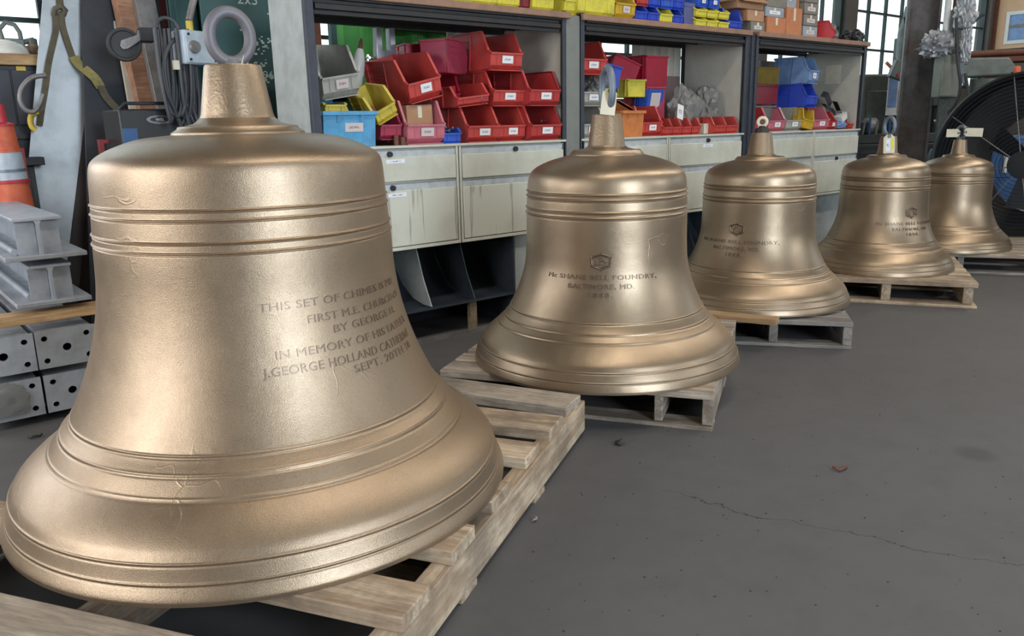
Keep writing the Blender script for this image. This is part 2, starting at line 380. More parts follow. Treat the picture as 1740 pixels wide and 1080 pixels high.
# floor: worn asphalt-grey concrete with grit, faint wear, a stain and one hairline crack
def floor_mat():
    m, nt, b = nodes('worn_grey_floor'); g = N(nt, 'ShaderNodeNewGeometry').outputs['Position']
    big = noise(nt, g, .9, 5, .6); mid = noise(nt, g, 7, 6, .7); fine = noise(nt, g, 160, 3, .7)
    c = mixc(nt, big, srgb(84, 84, 86), srgb(98, 97, 97))
    c = mixc(nt, ramp(nt, mid, [(.45, (0,0,0)), (.8, (.45,)*3)]), c, srgb(72, 71, 72))
    c = mixc(nt, ramp(nt, fine, [(.70, (0,0,0)), (.76, (.6,)*3)]), c, srgb(150, 148, 142))
    c = mixc(nt, ramp(nt, fine, [(.22, (.6,)*3), (.29, (0,0,0))]), c, srgb(48, 47, 48))
    # crack: distance to a wandering line between two floor points
    p, q = at_z(1120, 838, 0), at_z(1760, 968, 0)
    d = (q-p).to_2d(); L = d.length; t = d/L; nrm = Vector((-t.y, t.x))
    s = N(nt, 'ShaderNodeVectorMath'); s.operation = 'SUBTRACT'; nt.links.new(g, s.inputs[0]); s.inputs[1].default_value = p
    def dot(v):
        k = N(nt, 'ShaderNodeVectorMath'); k.operation = 'DOT_PRODUCT'; nt.links.new(s.outputs[0], k.inputs[0]); k.inputs[1].default_value = (v.x, v.y, 0); return k.outputs['Value']
    def math2(op, a, bb):
        k = N(nt, 'ShaderNodeMath'); k.operation = op
        for i, z in enumerate((a, bb)):
            if hasattr(z, 'is_output'): nt.links.new(z, k.inputs[i])
            else: k.inputs[i].default_value = z
        return k.outputs[0]
    wob = math2('MULTIPLY', math2('SUBTRACT', noise(nt, g, 5, 8, .62), .5), .22)
    dist = math2('ABSOLUTE', math2('ADD', dot(nrm), wob), 0)
    al = dot(t)
    inside = math2('MULTIPLY', math2('GREATER_THAN', al, 0), math2('LESS_THAN', al, L))
    line = math2('MULTIPLY', math2('LESS_THAN', dist, .0016), inside)
    c = mixc(nt, line, c, srgb(42, 41, 42))
    sp = at_z(1657, 771, 0)
    s2 = N(nt, 'ShaderNodeVectorMath'); s2.operation = 'DISTANCE'; nt.links.new(g, s2.inputs[0]); s2.inputs[1].default_value = sp
    blob = ramp(nt, math2('ADD', s2.outputs['Value'], math2('MULTIPLY', mid, .05)), [(.055, (.5,)*3), (.10, (0,0,0))])
    c = mixc(nt, blob, c, srgb(58, 57, 58))
    nt.links.new(c, b.inputs['Base Color']); b.inputs['Roughness'].default_value = .68
    bp = N(nt, 'ShaderNodeBump'); bp.inputs['Strength'].default_value = .35; bp.inputs['Distance'].default_value = .002
    nt.links.new(fine, bp.inputs['Height']); nt.links.new(bp.outputs[0], b.inputs['Normal'])
    return m
M_['floor'] = floor_mat()

# ---------------------------------------------------------------- the hall
YB, XR, XL, YF, ZC = 5.25, 14.2, -4.2, -4.2, 4.9
tag(MB().box(XL-.2, XR+.2, YF-.2, YB+.2, -.1, 0).build('floor', M_['floor'], smooth=0), kind='structure')
tag(MB().box(XL-.2, XR+.2, YF-.2, YB+.2, ZC, ZC+.1).build('ceiling', M_['roof'], smooth=0), kind='structure')
def wall(name, mat, along, c0, c1, a0, a1, holes):
    """wall slab with rectangular openings; along 'x' or 'y'"""
    mb = MB(); xs = sorted({a0, a1, *[h[0] for h in holes], *[h[1] for h in holes]})
    for i in range(len(xs)-1):
        l, r = xs[i], xs[i+1]; mid = (l+r)/2
        zs = [(0, ZC)]
        for h in holes:
            if h[0] < mid < h[1]:
                zs = [(a, min(b_, h[2])) for a, b_ in zs if a < h[2]] + [(max(a, h[3]), b_) for a, b_ in zs if b_ > h[3]]
        for z0, z1 in zs:
            if z1-z0 < 1e-4: continue
            if along == 'x': mb.box(l, r, c0, c1, z0, z1)
            else: mb.box(c0, c1, l, r, z0, z1)
    return tag(mb.build(name, mat, smooth=0), kind='structure')
WIN = [(0.15, 2.35, 1.22, 3.47), (2.62, 5.05, 1.22, 3.47), (5.45, 7.65, 1.22, 3.47), (8.05, 9.7, 1.22, 3.47), (9.95, 14.0, 1.45, 3.71)]
wall('wall_back', M_['brick_wall'], 'x', YB, YB+.2, XL, XR, WIN)
wall('wall_front', M_['brick_wall'], 'x', YF-.2, YF, XL, XR, [(-.1, 1.9, 0, 3.4), (5.0, 8.6, 1.6, 3.6)])
wall('wall_left', M_['brick_wall'], 'y', XL-.2, XL, YF, YB, [(-.2, 4.2, 1.0, 3.1)])
wall('wall_right', M_['brick_wall'], 'y', XR, XR+.2, YF, YB, [(-3.0, 1.0, 1.6, 3.6)])
for n_, (x0, x1, z0, z1) in enumerate(WIN):
    nx = max(2, round((x1-x0)/.46)); nz = round((z1-z0)/.45)
    wr = tag(empty('window_%d' % (n_+1), ((x0+x1)/2, YB+.1, z0)), kind='structure')
    W, Hh = x1-x0, z1-z0
    fr = MB()
    for a in (-W/2, W/2-.05): fr.box(a, a+.05, -.04, .04, 0, Hh)
    for a in (0, Hh-.05): fr.box(-W/2+.05, W/2-.05, -.04, .04, a, a+.05)
    fr.build('window_frame', M_['frame'], wr)
    bar = None
    for i in range(1, nx):
        if bar is None: bar = MB().box(-.014, .014, -.02, .02, .05, Hh-.05).build('mullion', M_['frame'], wr, (-W/2+W*i/nx, 0, 0))
        else:
            c = bar.copy(); COL.objects.link(c); c.location = (-W/2+W*i/nx, 0, 0)
    bar = None
    for j in range(1, nz):
        if bar is None: bar = MB().box(-W/2+.05, W/2-.05, -.018, .018, -.013, .013).build('glazing_bar', M_['frame'], wr, (0, 0, Hh*j/nz))
        else:
            c = bar.copy(); COL.objects.link(c); c.location = (0, 0, Hh*j/nz)
    pane = None
    for i in range(nx):
        for j in range(nz):
            l = (-W/2+W*(i+.5)/nx, 0, Hh*(j+.5)/nz)
            if pane is None: pane = MB().box(-W/nx/2, W/nx/2, -.002, .002, -Hh/nz/2, Hh/nz/2).build('pane', M_['pane'], wr, l, smooth=0)
            else:
                c = pane.copy(); COL.objects.link(c); c.location = l

# ---------------------------------------------------------------- bells
def cr_spline(pts, n=8):
    """monotone-ish Catmull-Rom through (r,z) points"""
    out = []
    for i in range(len(pts)-1):
        p0 = Vector(pts[max(i-1, 0)]); p1 = Vector(pts[i]); p2 = Vector(pts[i+1]); p3 = Vector(pts[min(i+2, len(pts)-1)])
        d = (p2-p1).length
        m1 = (p2-p0); m2 = (p3-p1)
        m1 = m1/m1.length*d if m1.length else m1; m2 = m2/m2.length*d if m2.length else m2
        for k in range(n):
            t = k/n; t2 = t*t; t3 = t2*t
            out.append(tuple(p1*(2*t3-3*t2+1) + m1*(t3-2*t2+t) + p2*(-2*t3+3*t2) + m2*(t3-t2)))
    out.append(tuple(pts[-1])); return out
PROF1 = dict(lip=[(1.0, 0.0), (1.0, .018), (.980, .0635), (.962, .124)], bow=[(.962, .124), (.938, .165), (.885, .217), (.812, .27)],
             body=[(.812, .27), (.765, .333), (.724, .384), (.645, .56), (.597, .72), (.572, .87), (.5625, 1.037), (.5525, 1.18), (.545, 1.295), (.532, 1.335), (.488, 1.367), (.42, 1.395), (.359, 1.412), (.25, 1.424)],
             disc=[(.25, 1.424), (.248, 1.431), (.226, 1.445), (.222, 1.453), (.205, 1.455), (.165, 1.464), (.140, 1.484), (.134, 1.50), (.106, 1.672), (.102, 1.679), (.0, 1.679)],
             beads=[(.0635, .7, 1), (.124, .7, 1), (.27, .7, 1), (.333, .8, 1), (.384, .8, 1), (1.037, .95, .72), (1.072, .95, .72), (1.146, .95, .72), (1.18, .95, .72)])
PROF2 = dict(lip=[(1.0, 0.0), (1.0, .02), (.985, .072), (.957, .133)], bow=[(.957, .133), (.935, .175), (.883, .23), (.812, .292)],
             body=[(.812, .292), (.765, .341), (.722, .405), (.648, .566), (.605, .72), (.592, .873), (.588, 1.10), (.580, 1.254), (.572, 1.335), (.55, 1.385), (.50, 1.425), (.40, 1.467), (.268, 1.502)],
             disc=[(.268, 1.502), (.266, 1.512), (.248, 1.530), (.244, 1.537), (.215, 1.538), (.165, 1.546), (.140, 1.56), (.132, 1.575), (.107, 1.778), (.103, 1.786), (.0, 1.786)],
             beads=[(.072, .8, 1), (.133, .8, 1), (.292, .8, 1), (.341, .9, 1), (.405, .9, 1), (1.10, 1.5, 1.5), (1.137, 1.5, 1.5), (1.22, 1.5, 1.5), (1.254, 1.5, 1.5)])
def bell_profile(P, Rr, zs):
    pts = []
    for k in ('lip', 'bow', 'body'):
        s = cr_spline(P[k], 10); pts += s if k == 'body' else s[:-1]
    # resample finely by length, then add the cast beads
    fine = [pts[0]]
    for a, b_ in zip(pts, pts[1:]):
        L = math.hypot(b_[0]-a[0], b_[1]-a[1]); near = min(abs((a[1]+b_[1])/2-q[0]) for q in P['beads']) < .024+L/2; n = max(1, int(L/(.0011 if near else .007)))
        for i in range(1, n+1): fine.append((a[0]+(b_[0]-a[0])*i/n, a[1]+(b_[1]-a[1])*i/n))
    out = []
    zmax = P['body'][8][1]
    for i, (r, z) in enumerate(fine):
        q = fine[min(i+1, len(fine)-1)]; p = fine[max(i-1, 0)]
        tr_, tz = q[0]-p[0], q[1]-p[1]; l = math.hypot(tr_, tz) or 1
        nr, nz = tz/l, -tr_/l
        h = 0
        if z < zmax:
            for zb, hh, ww in P['beads']:
                d_ = z-zb; fl_ = .55 if zb < .5 else 1.0          # a fine raised line with a sharp groove below it
                h += hh*fl_*(.0058*math.exp(-((d_-.0015)/(.0042*ww*(.8 if zb < .5 else 1)))**2) - .0034*math.exp(-((d_+.0068*ww)/(.0034*ww))**2))
        out.append((r+nr*h, z+nz*h))
    disc = cr_spline(P['disc'], 3)
    stem = [p for p in P['disc']]
    body = [(r*Rr, z*Rr*zs) for r, z in out]
    crown = [(r*Rr, z*Rr*zs) for r, z in stem]
    inner = [(.93*Rr, 0), (.78*Rr, .25*Rr*zs), (.62*Rr, .5*Rr*zs), (.54*Rr, .9*Rr*zs), (.50*Rr, 1.25*Rr*zs), (.3*Rr, 1.34*Rr*zs), (.0, 1.36*Rr*zs)]
    return body, crown, inner
def rad_at(body, z):
    for a, b_ in zip(body, body[1:]):
        if a[1] <= z <= b_[1] and b_[1] > a[1]: return a[0]+(b_[0]-a[0])*(z-a[1])/(b_[1]-a[1])
    return body[-1][0]
def text_mesh(txt, size, extrude=.0012, spacing=1.05, width=None, bold=0.0):
    cu = bpy.data.curves.new('txt', 'FONT'); cu.body = txt; cu.size = size; cu.extrude = extrude
    cu.space_character = spacing; cu.resolution_u = 3; cu.offset = bold
    o = bpy.data.objects.new('txt', cu); COL.objects.link(o)
    dg = bpy.context.evaluated_depsgraph_get(); dg.update()
    me = bpy.data.meshes.new_from_object(o.evaluated_get(dg))
    vs = [v.co.copy() for v in me.vertices]; fs = [tuple(p.vertices) for p in me.polygons]
    bpy.data.objects.remove(o); bpy.data.meshes.remove(me); bpy.data.curves.remove(cu)
    x0 = min(v.x for v in vs); x1 = max(v.x for v in vs)
    k = (width/(x1-x0)) if width else 1
    return [Vector(((v.x-x0)*k, v.y, v.z)) for v in vs], fs, (x1-x0)*k
def wrap(mb, vs, fs, body, phi0, z0, lift, xoff=0, slope=0):
    out = []
    for v in vs:
        z = z0+v.y; r = rad_at(body, z); ph = phi0+(v.x+xoff)/rad_at(body, z0)
        out.append(((r+lift+v.z)*math.cos(ph), (r+lift+v.z)*math.sin(ph), z))
    mb.add(out, fs)
def bell(P, x, y, Rr, zb, zs, label, mats, lines=(), crest=None):
    body, crown, inner = bell_profile(P, Rr, zs)
    root = empty('bronze_bell', (x, y, zb), label=label, cat='bell', group='row of cast bronze bells on pallets')
    full = list(reversed(inner)) + body
    MB().lathe(full, 144).build('bell_body', M_[mats[0]], root, smooth=50)
    st = MB().lathe(crown[:7], 72).build('crown_disc', M_[mats[0]], root, smooth=40)
    MB().lathe(crown[6:], 56).build('stem', M_[mats[1]], root, smooth=40)
    if lines:
        mb = MB()
        for (txt, phi, z, size, width, centre, sp) in lines:
            vs, fs, wd = text_mesh(txt, size, .0030 if crest else .0018, sp, width, 0)
            wrap(mb, vs, fs, body, R(phi), z-zb, .0003, -wd/2 if centre else 0)
        mb.build('inscription', M_['bronze_letter'], root, smooth=0)
    if crest:
        phi, z0, z1 = crest; hw = (z1-z0)*.56; cz = (z0+z1)/2-zb; mb = MB(); hh = (z1-z0)/2
        def ring_poly(pts, r, closed=True):
            out = []
            n = len(pts)
            for i in range(n if closed else n-1):
                a, b_ = pts[i], pts[(i+1) % n]
                for k in range(4):
                    t = k/4; u, v_ = a[0]+(b_[0]-a[0])*t, a[1]+(b_[1]-a[1])*t
                    rr = rad_at(body, cz+v_); ph = R(phi)+u/rr
                    out.append(((rr+.001)*math.cos(ph), (rr+.001)*math.sin(ph), cz+v_))
            if not closed:
                u, v_ = pts[-1]; rr = rad_at(body, cz+v_); ph = R(phi)+u/rr
                out.append(((rr+.001)*math.cos(ph), (rr+.001)*math.sin(ph), cz+v_))
            mb.tube(out, r, 6, closed)
        hexa = [(0, hh*.82), (hw*.92, hh*.48), (hw*.88, -hh*.48), (0, -hh*.82), (-hw*.88, -hh*.48), (-hw*.92, hh*.48)]
        ring_poly(hexa, .0036); ring_poly([(a*.8, b_*.78) for a, b_ in hexa], .0016)
        # a small bell with a ribbon inside the hexagon, finials above and below
        ring_poly([(-hw*.5, -hh*.32), (-hw*.3, hh*.1), (-hw*.16, hh*.38), (hw*.16, hh*.38), (hw*.3, hh*.1), (hw*.5, -hh*.32)], .0022)
        ring_poly([(-hw*.75, hh*.22), (-hw*.2, -hh*.06), (hw*.2, hh*.12), (hw*.75, -hh*.1)], .0016, False)
        for s_ in (-1, 1):
            rr = rad_at(body, cz+s_*hh); ph = R(phi)
            ring_poly([(-.004, s_*hh*.84), (0, s_*hh), (.004, s_*hh*.84)], .0018)
        mb.build('crest', M_['bronze_letter'], root, smooth=60)
    return root, body, crown
INS = [('THIS SET OF CHIMES IS PRE', -110.7, .676, .0245, .405, False, 1.05),
       ('FIRST M.E. CHURCH OF', -94.7, .640, .0245, .330, False, 1.05),
       ('BY GEORGE H. ', -85.7, .610, .0245, .225, False, 1.05),
       ('IN MEMORY OF HIS FATHER', -106.8, .574, .0245, .425, False, 1.05),
       ('J.GEORGE HOLLAND CATHERINE', -111.4, .540, .0265, .455, False, 1.05),
       ('SEPT. 20TH 18', -81.2, .515, .0245, .235, False, 1.05)]
def foundry(phi, z):
    return [('M\u1d9c SHANE BELL FOUNDRY,' if False else 'Mc SHANE BELL FOUNDRY,', phi, z, .0235, .42, True, 1.1),
            ('BALTIMORE, MD.', phi, z-.032, .0235, .245, True, 1.1), ('1888.', phi, z-.061, .0235, .085, True, 1.3)]
BELLS = [bell(PROF1, .764, 1.944, .6195, .16, 1.0, 'largest bronze bell, nearest, with an inscription in capitals on its side', ('bronze_big', 'stem'), INS),
         bell(PROF2, 2.284, 2.172, .528, .14, 1.0, 'second largest bronze bell with crest and foundry text facing the viewer', ('bronze', 'stem'), foundry(-139.3, .505), (-139.3, .535, .603)),
         bell(PROF2, 3.63, 2.375, .475, .14, 1.0, 'middle bronze bell of the five, topped with a taped nut instead of a ring', ('bronze', 'stem'), foundry(-166.4, .461), (-166.4, .497, .564)),
         bell(PROF2, 4.97, 2.365, .432, .14, 1.035, 'fourth bronze bell, foundry text near its right edge, paper tag over its stem', ('bronze', 'stem'), foundry(-116, .428), (-116, .464, .534)),
         bell(PROF2, 6.09, 2.39, .392, .14, 1.07, 'smallest and farthest bronze bell, beside the black drum fan', ('bronze', 'stem'))]

def torus_mb(Rx, Rz, r, n=40, k=14):
    return MB().tube([(Rx*math.cos(2*math.pi*i/n), 0, Rz*math.sin(2*math.pi*i/n)) for i in range(n)], r, k, True)
def top_of(i):
    o, body, crown = BELLS[i]; return Vector(o.location) + Vector((0, 0, crown[-1][1]))
def eye(i, Rx, Rz, r, yaw, mat, lab, tilt=0):
    t = top_of(i); e = empty('lifting_eye', t, (0, tilt, yaw), lab, 'lifting ring')
    o = torus_mb(Rx, Rz, r).build('ring', M_[mat], e, (0, 0, Rz+r*.55), smooth=60)
    MB().cyl((0, 0, 0), (0, 0, r*.9), r*1.7, r*1.3, 20).build('shank_collar', M_[mat], e)
    return e
def paper_tag(loc, rot, w_, h_, lab, mat='paper', tip=None, txt=True):
    """manila tag, hanging from its hole at the local origin"""
    e = empty('paper_tag', loc, rot, lab, 'tag')
    c = w_*.3
    poly = [(-w_/2, -h_), (w_/2, -h_), (w_/2, -c), (w_/2-c, .0), (-w_/2+c, 0), (-w_/2, -c)]
    MB().prism(poly, -.0006, .0006, 'y').build('card', M_[mat], e, smooth=0)
    hole = MB().lathe([(w_*.07, -.0012), (w_*.16, -.0012), (w_*.16, .0012), (w_*.07, .0012), (w_*.07, -.0012)], 14, Matrix.Translation((0, 0, -c*.55)) @ Matrix.Rotation(R(90), 4, 'X'))
    hole.build('eyelet', M_['black_steel'], e)
    if tip: MB().prism([(-w_*.28, -c*1.2), (w_*.34, -c*.7), (w_*.2, -.001), (-w_*.2, -.001)], -.0011, -.0007, 'y').build('tape', M_['yellow_tape'], e, smooth=0)
    return e

eye(0, .046, .056, .0142, R(-12), 'iron', 'thick grey iron lifting ring on top of the largest bell')
t = top_of(0); paper_tag(t + Vector((.052, .0, .058)), (R(14), R(24), R(50)), .032, .075, 'small cream paper tag behind the ring of the largest bell')
eye(1, .062, .080, .0135, R(62), 'iron_blue', 'blue grey lifting ring on the stem of the second largest bell')
t = top_of(1); paper_tag(t + Vector((-.018, -.035, .092)), (R(-12), R(7), R(-46)), .055, .098, 'cream paper tag with yellow tape hanging from the ring of the second largest bell', tip=True)
t = top_of(2); e = empty('taped_nut', t, (0, 0, R(-55)), 'dark lifting nut wrapped with a pale ring on top of the middle bell', 'lifting nut')
MB().cyl((0,0,0), (0,0,.022), .036, .03, 8).cyl((0,0,.022), (0,0,.034), .02, .016, 12).build('nut', M_['black_steel'], e)
torus_mb(.021, .021, .0085, 28, 10).build('pale_ring', M_['paper'], e, (0, -.004, .052), smooth=60)
MB().cyl((0,-.008,.052), (0,.006,.052), .016, .016, 16).build('bolt_head', M_['rust'], e)
eye(3, .040, .052, .0115, R(70), 'iron_blue', 'blue grey lifting ring on the stem of the fourth bell')
t = top_of(3); e = paper_tag(t + Vector((-.045, -.024, .012)), (R(-6), R(-3), R(-60)), .062, .112, 'white printed paper tag over the stem of the fourth bell')
MB().box(.012, .026, -.0012, -.0007, -.085, -.03).build('yellow_stripe', M_['yellow_tape'], e, smooth=0)
MB().box(-.018, .004, -.0012, -.0007, -.1, -.03).build('print', M_['strip'], e, smooth=0)
eye(4, .038, .042, .011, R(70), 'iron_blue', 'blue grey lifting ring on the stem of the smallest bell')
t = top_of(4)
paper_tag(t + Vector((-.035, -.008, .046)), (0, R(90), R(-68)), .055, .085, 'cream paper tag lying left of the ring on the smallest bell')
paper_tag(t + Vector((-.032, -.03, .052)), (0, R(-88), R(-68)), .058, .115, 'cream paper tag lying right of the ring on the smallest bell')

# ---------------------------------------------------------------- pallets (local x along the stringers, local y along the deck boards)
def board(mb_len, wd, th, name, mat, parent, loc, rz=0, bev=.003):
    return MB().box(-mb_len/2, mb_len/2, -wd/2, wd/2, -th/2, th/2).build(name, mat, parent, loc, (random.uniform(-.004,.004), random.uniform(-.003,.003), rz), bevel=bev)
def pallet(loc, ang, label, W, decks, stringers, bottoms, L, mats, hs=(.016, .112, .14), deck_th=None):
    p = empty('wooden_pallet', loc, (0, 0, R(ang)), label, 'pallet', 'wooden pallets under the bells')
    zb, zs_, zt = hs
    for it in decks:
        u0, u1 = it[0], it[1]; v0 = it[2] if len(it) > 2 else 0; v1 = it[3] if len(it) > 3 else W
        sk = it[4] if len(it) > 4 else 0; mt = it[5] if len(it) > 5 else mats[0]
        board(v1-v0, u1-u0, zt-zs_, 'deck_board', M_[mt], p, ((u0+u1)/2, (v0+v1)/2, (zs_+zt)/2), R(90)+R(sk))
    for v, wd in stringers:
        board(L[1]-L[0], wd, zs_-zb, 'stringer', M_[mats[1]], p, ((L[0]+L[1])/2, v+wd/2, (zs_+zb)/2))
    for u0, u1 in bottoms:
        board(W, u1-u0, zb, 'bottom_board', M_[mats[1]], p, ((u0+u1)/2, W/2, zb/2), R(90))
    return p
pallet((1.807, 1.825, 0), 30.1, 'large pale pine pallet of spaced boards under the largest bell', 1.26,
       [(-.076, .060, .008, 1.22, -5, 'wood_grey'), (-.337, -.202, .006, 1.25), (-.552, -.434, .008, 1.24), (-.826, -.705, .0, 1.24), (-1.07, -.943, -.004, 1.24), (-1.315, -1.196, -.012, 1.25), (-1.70, -1.49, -.01, 1.27, 1.2, 'wood_grey')],
       [(.0, .05), (.6, .05), (1.19, .05)], [(-.50, -.41), (-1.02, -.93), (-1.66, -1.57)], (-1.72, .045), ('wood_new', 'wood_new'), (.018, .125, .16))
pallet((2.19, 1.568, 0), 31, 'weathered pallet with split stringer under the second largest bell', 1.03,
       [(0, .135), (.15, .25), (.29, .39), (.43, .53), (.57, .67), (.71, .81), (.85, .95), (.99, 1.1)], [(0, .038), (.175, .03), (.53, .038), (.99, .038)], [(0, .1), (.5, .6), (1.0, 1.1)], (.01, 1.09), ('wood_grey', 'wood_grey'))
pallet((3.5, 1.752, 0), 36, 'grey aged pallet under the middle bell with a fresh pine offcut on its edge', 1.0,
       [(0, .09), (.11, .2), (.24, .34), (.4, .5), (.56, .66), (.72, .82), (.9, 1.0), ], [(0, .04), (.33, .04), (.93, .04)], [(0, .1), (.45, .55), (.9, 1.0)], (.01, .99), ('wood_old', 'wood_old'), (.016, .108, .13))
pallet((4.79, 1.70, 0), 29, 'pale pallet under the fourth bell with wide gaps below its deck', 1.05,
       [(0, .11), (.13, .23), (.27, .37), (.42, .52), (.57, .67), (.72, .82), (.87, .97)], [(.02, .05), (.44, .05), (.98, .05)], [(-.03, .1), (.45, .55), (.87, .97)], (.01, .96), ('wood_new', 'wood_new'), (.016, .112, .14))
pallet((6.10, 1.70, 0), 30, 'pallet under the smallest bell, reaching past the black fan', 1.15,
       [(0, .12), (.15, .25), (.29, .39), (.43, .53), (.57, .67), (.71, .81), (.85, .95)], [(0, .04), (.55, .04), (1.1, .04)], [(0, .1), (.4, .5), (.85, .95)], (.01, .94), ('wood_grey', 'wood_old'))
a = at_z(1218, 541, .13); b_ = at_z(1297, 549, .13)
o = MB().beam((-.2, 0, 0), (.2, 0, 0), .07, .028, (0, 1, 0)).build('pine_offcut', M_['timber'], None, ((a+b_)/2 + Vector((-.0, .03, .014))), (0, 0, math.atan2(b_.y-a.y, b_.x-a.x)), bevel=.002)
tag(o, 'short fresh pine offcut lying under the rim of the middle bell', 'offcut')

# ---------------------------------------------------------------- steel shelving with drawer cabinets
Y0, Y1 = 3.235, 3.775
ZT, ZB = .968, .48
BAYS = [(1.605, 3.087, 2.362), (3.196, 4.735, 3.955), (4.83, 6.31, 5.63)]
SN = ['left', 'middle', 'right']
for bi, (xa, xb, xm) in enumerate(BAYS):
    sh = empty('steel_shelf_bay', (xa, Y0, 0), label=['steel shelf bay at left, behind the largest bell, with a grey end panel', 'middle steel shelf bay, behind the second bell', 'right-hand steel shelf bay, behind the middle bell'][bi], cat='shelving', group='bays of the steel shelving')
    L = xb-xa; D = Y1-Y0
    # board of the top shelf and the dark channels under it
    yk = D if bi else .352
    o = MB().prism([(0, -.02), (L+.02, -.02), (L+.02, D), (.16, D), (0, yk)], 1.588, 1.62, 'z').build('shelf_board', M_['shelf_wood'], sh, bevel=.004)
    ch = MB()
    ch.prism([(-.005, 1.588), (.03, 1.588), (.03, 1.52), (.012, 1.52), (.012, 1.535), (.0, 1.54), (.0, 1.56), (.012, 1.565), (.012, 1.578), (-.005, 1.58)], .04, L-.04, 'x')
    ch.build('front_beam', M_['black_steel'], sh)
    MB().box(.03 if bi else .17, L-.03, D-.05, D-.01, 1.55, 1.586).build('rear_beam', M_['black_steel'], sh)
    for k in range(3):
        y = .12+.11*k
        MB().prism([(y, 1.587), (y+.05, 1.587), (y+.05, 1.562), (y+.042, 1.562), (y+.042, 1.577), (y+.008, 1.577), (y+.008, 1.562), (y, 1.562)], .03, L-.03, 'x').build('shelf_rib', M_['black_steel'], sh)
    # uprights
    fl = 0.0
    zt = 1.628 if bi < 2 else 1.60
    for (x, y) in ((0, 0), (L, 0), (0, D-.03 if bi else .31), (L, D-.03)):
        if x == 0: prof = [(x-.0, y), (x+.028, y), (x+.028, y+.006), (x+.006, y+.006), (x+.006, y+.034), (x, y+.034)]
        else: prof = [(x, y), (x-.028, y), (x-.028, y+.006), (x-.006, y+.006), (x-.006, y+.034), (x, y+.034)]
        MB().prism(prof, 0, zt, 'z').build('upright', M_['post' if y == 0 else 'black_steel'], sh)
    # side panels of the open compartment
    MB().box(L-.012, L-.007, .035, D-.035, ZT, 1.575).build('side_panel', M_['cab_side'], sh)
    if bi == 0:
        MB().box(-.008, -.001, .02, .352, .3, 2.3).build('end_panel', M_['panel_grey'], sh)
        MB().box(-.012, .03, -.006, .02, 0, 2.3).build('front_upright', M_['post'], sh, bevel=.003)
    else: MB().box(.007, .012, .035, D-.035, ZT, 1.575).build('side_panel', M_['cab_side'], sh)
    # back sheets, leaving the openings the window shows through
    bx0, bx1, bm_ = [(at_y(757, 60, Y1).x-xa, L-.03, 'beige_sheet'), (at_y(1072, 90, Y1).x-xa, L-.03, 'beige_sheet'), (.03, L-.03, 'cab_side')][bi]
    mb = MB(); nb = 7
    for k in range(nb):
        a = bx0+(bx1-bx0)*k/nb; c = bx0+(bx1-bx0)*(k+1)/nb
        if bi < 2: mb.prism([(a, D-.012), (a+.012, D-.02), (c-.012, D-.02), (c, D-.012), (c, D-.008), (a, D-.008)], 1.36 if bi else ZT, 1.57, 'z')
        else: mb.box(a, c, D-.016, D-.012, ZT, 1.5)
    mb.build('back_sheet', M_[bm_], sh)
    if bi == 1: MB().box(bx0, bx1, D-.012, D-.008, ZT, 1.36).build('lower_back_sheet', M_['mauve_sheet'], sh)
    if bi == 2:
        a = at_x(1418, 126, xb-.012)
        MB().box(L-.0145, L-.0125, a.y-Y0-.055, a.y-Y0+.075, a.z-.075, a.z+.07).build('taped_paper', M_['paper'], sh, smooth=0)
# filler strips between neighbouring bays
for xa, xb in ((3.087, 3.196),):
    tag(MB().box(xa+.004, xb-.004, Y0+.004, Y0+.03, 0, 1.61).build('filler_post', M_['post_grey'], bevel=.003), 'tall pale grey post between the left and middle shelf bays', 'post')
tag(MB().box(4.739, 4.826, Y0+.008, Y0+.02, 0, 1.6).box(4.775, 4.79, Y0-.002, Y0+.008, 0, 1.6).build('filler_post', M_['post']), 'narrow dark post between the middle and right shelf bays', 'post')

def cabinet(x0, x1, label, split, locks, strips):
    W = x1-x0; c = empty('drawer_cabinet', (x0, Y0, ZB), label=label, cat='cabinet', group='cream drawer cabinets')
    H = ZT-ZB; D = .5
    t = .012
    body = MB().box(0, W, .02, D, 0, H-t).box(0, t, 0, .02, 0, H).box(W-t, W, 0, .02, 0, H).box(t, W-t, 0, .02, 0, .016).box(-.004, W+.004, -.004, D, H-t, H)
    body.build('carcass', M_['cab'], c, bevel=.002)
    zsp = split-ZB
    for nm, za, zc_ in (('drawer', zsp+.004, H-t-.006), ('flap_door', .02, zsp-.004)):
        d = MB().box(t+.004, W-t-.004, -.002, .016, za, zc_-.034).build(nm, M_['cab_run' if (nm == 'flap_door' and x0 < 3) else 'cab'], c, bevel=.003)
        MB().prism([(.004, zc_-.034), (.016, zc_-.034), (.016, zc_), (-.001, zc_), (.004, zc_-.006)], t+.004, W-t-.004, 'x').build('handle_lip', M_['cab_lip'], d)
        for fx, which in locks:
            if which == nm:
                MB().cyl((W*fx, .002, zc_-.02), (W*fx, -.012, zc_-.02), .013, .012, 18).build('lock', M_['black_plastic'], d)
        for fx, which in strips:
            if which == nm:
                MB().box(W*fx-.05, W*fx+.05, -.0035, -.002, zc_-.062, zc_-.044).build('label_strip', M_['strip'], d, smooth=0)
    return c
cabinet(1.62, 2.354, 'cream drawer cabinet with two round locks and printed strips, left end of the row', .80, [(.47, 'drawer'), (.48, 'flap_door')], [(.51, 'drawer'), (.51, 'flap_door')])
cabinet(2.362, 3.078, 'cream drawer cabinet with one dark lock, between the largest and second bells', .795, [(.5, 'drawer')], [])
cabinet(3.206, 3.948, 'cream drawer cabinet behind the second bell with a dark label', .775, [], [(.55, 'drawer')])
cabinet(3.956, 4.728, 'cream drawer cabinet left of the middle bell with an open label holder', .775, [(.5, 'drawer')], [(.5, 'drawer')])
cabinet(4.84, 5.622, 'cream drawer cabinet right behind the stem of the middle bell', .775, [], [])
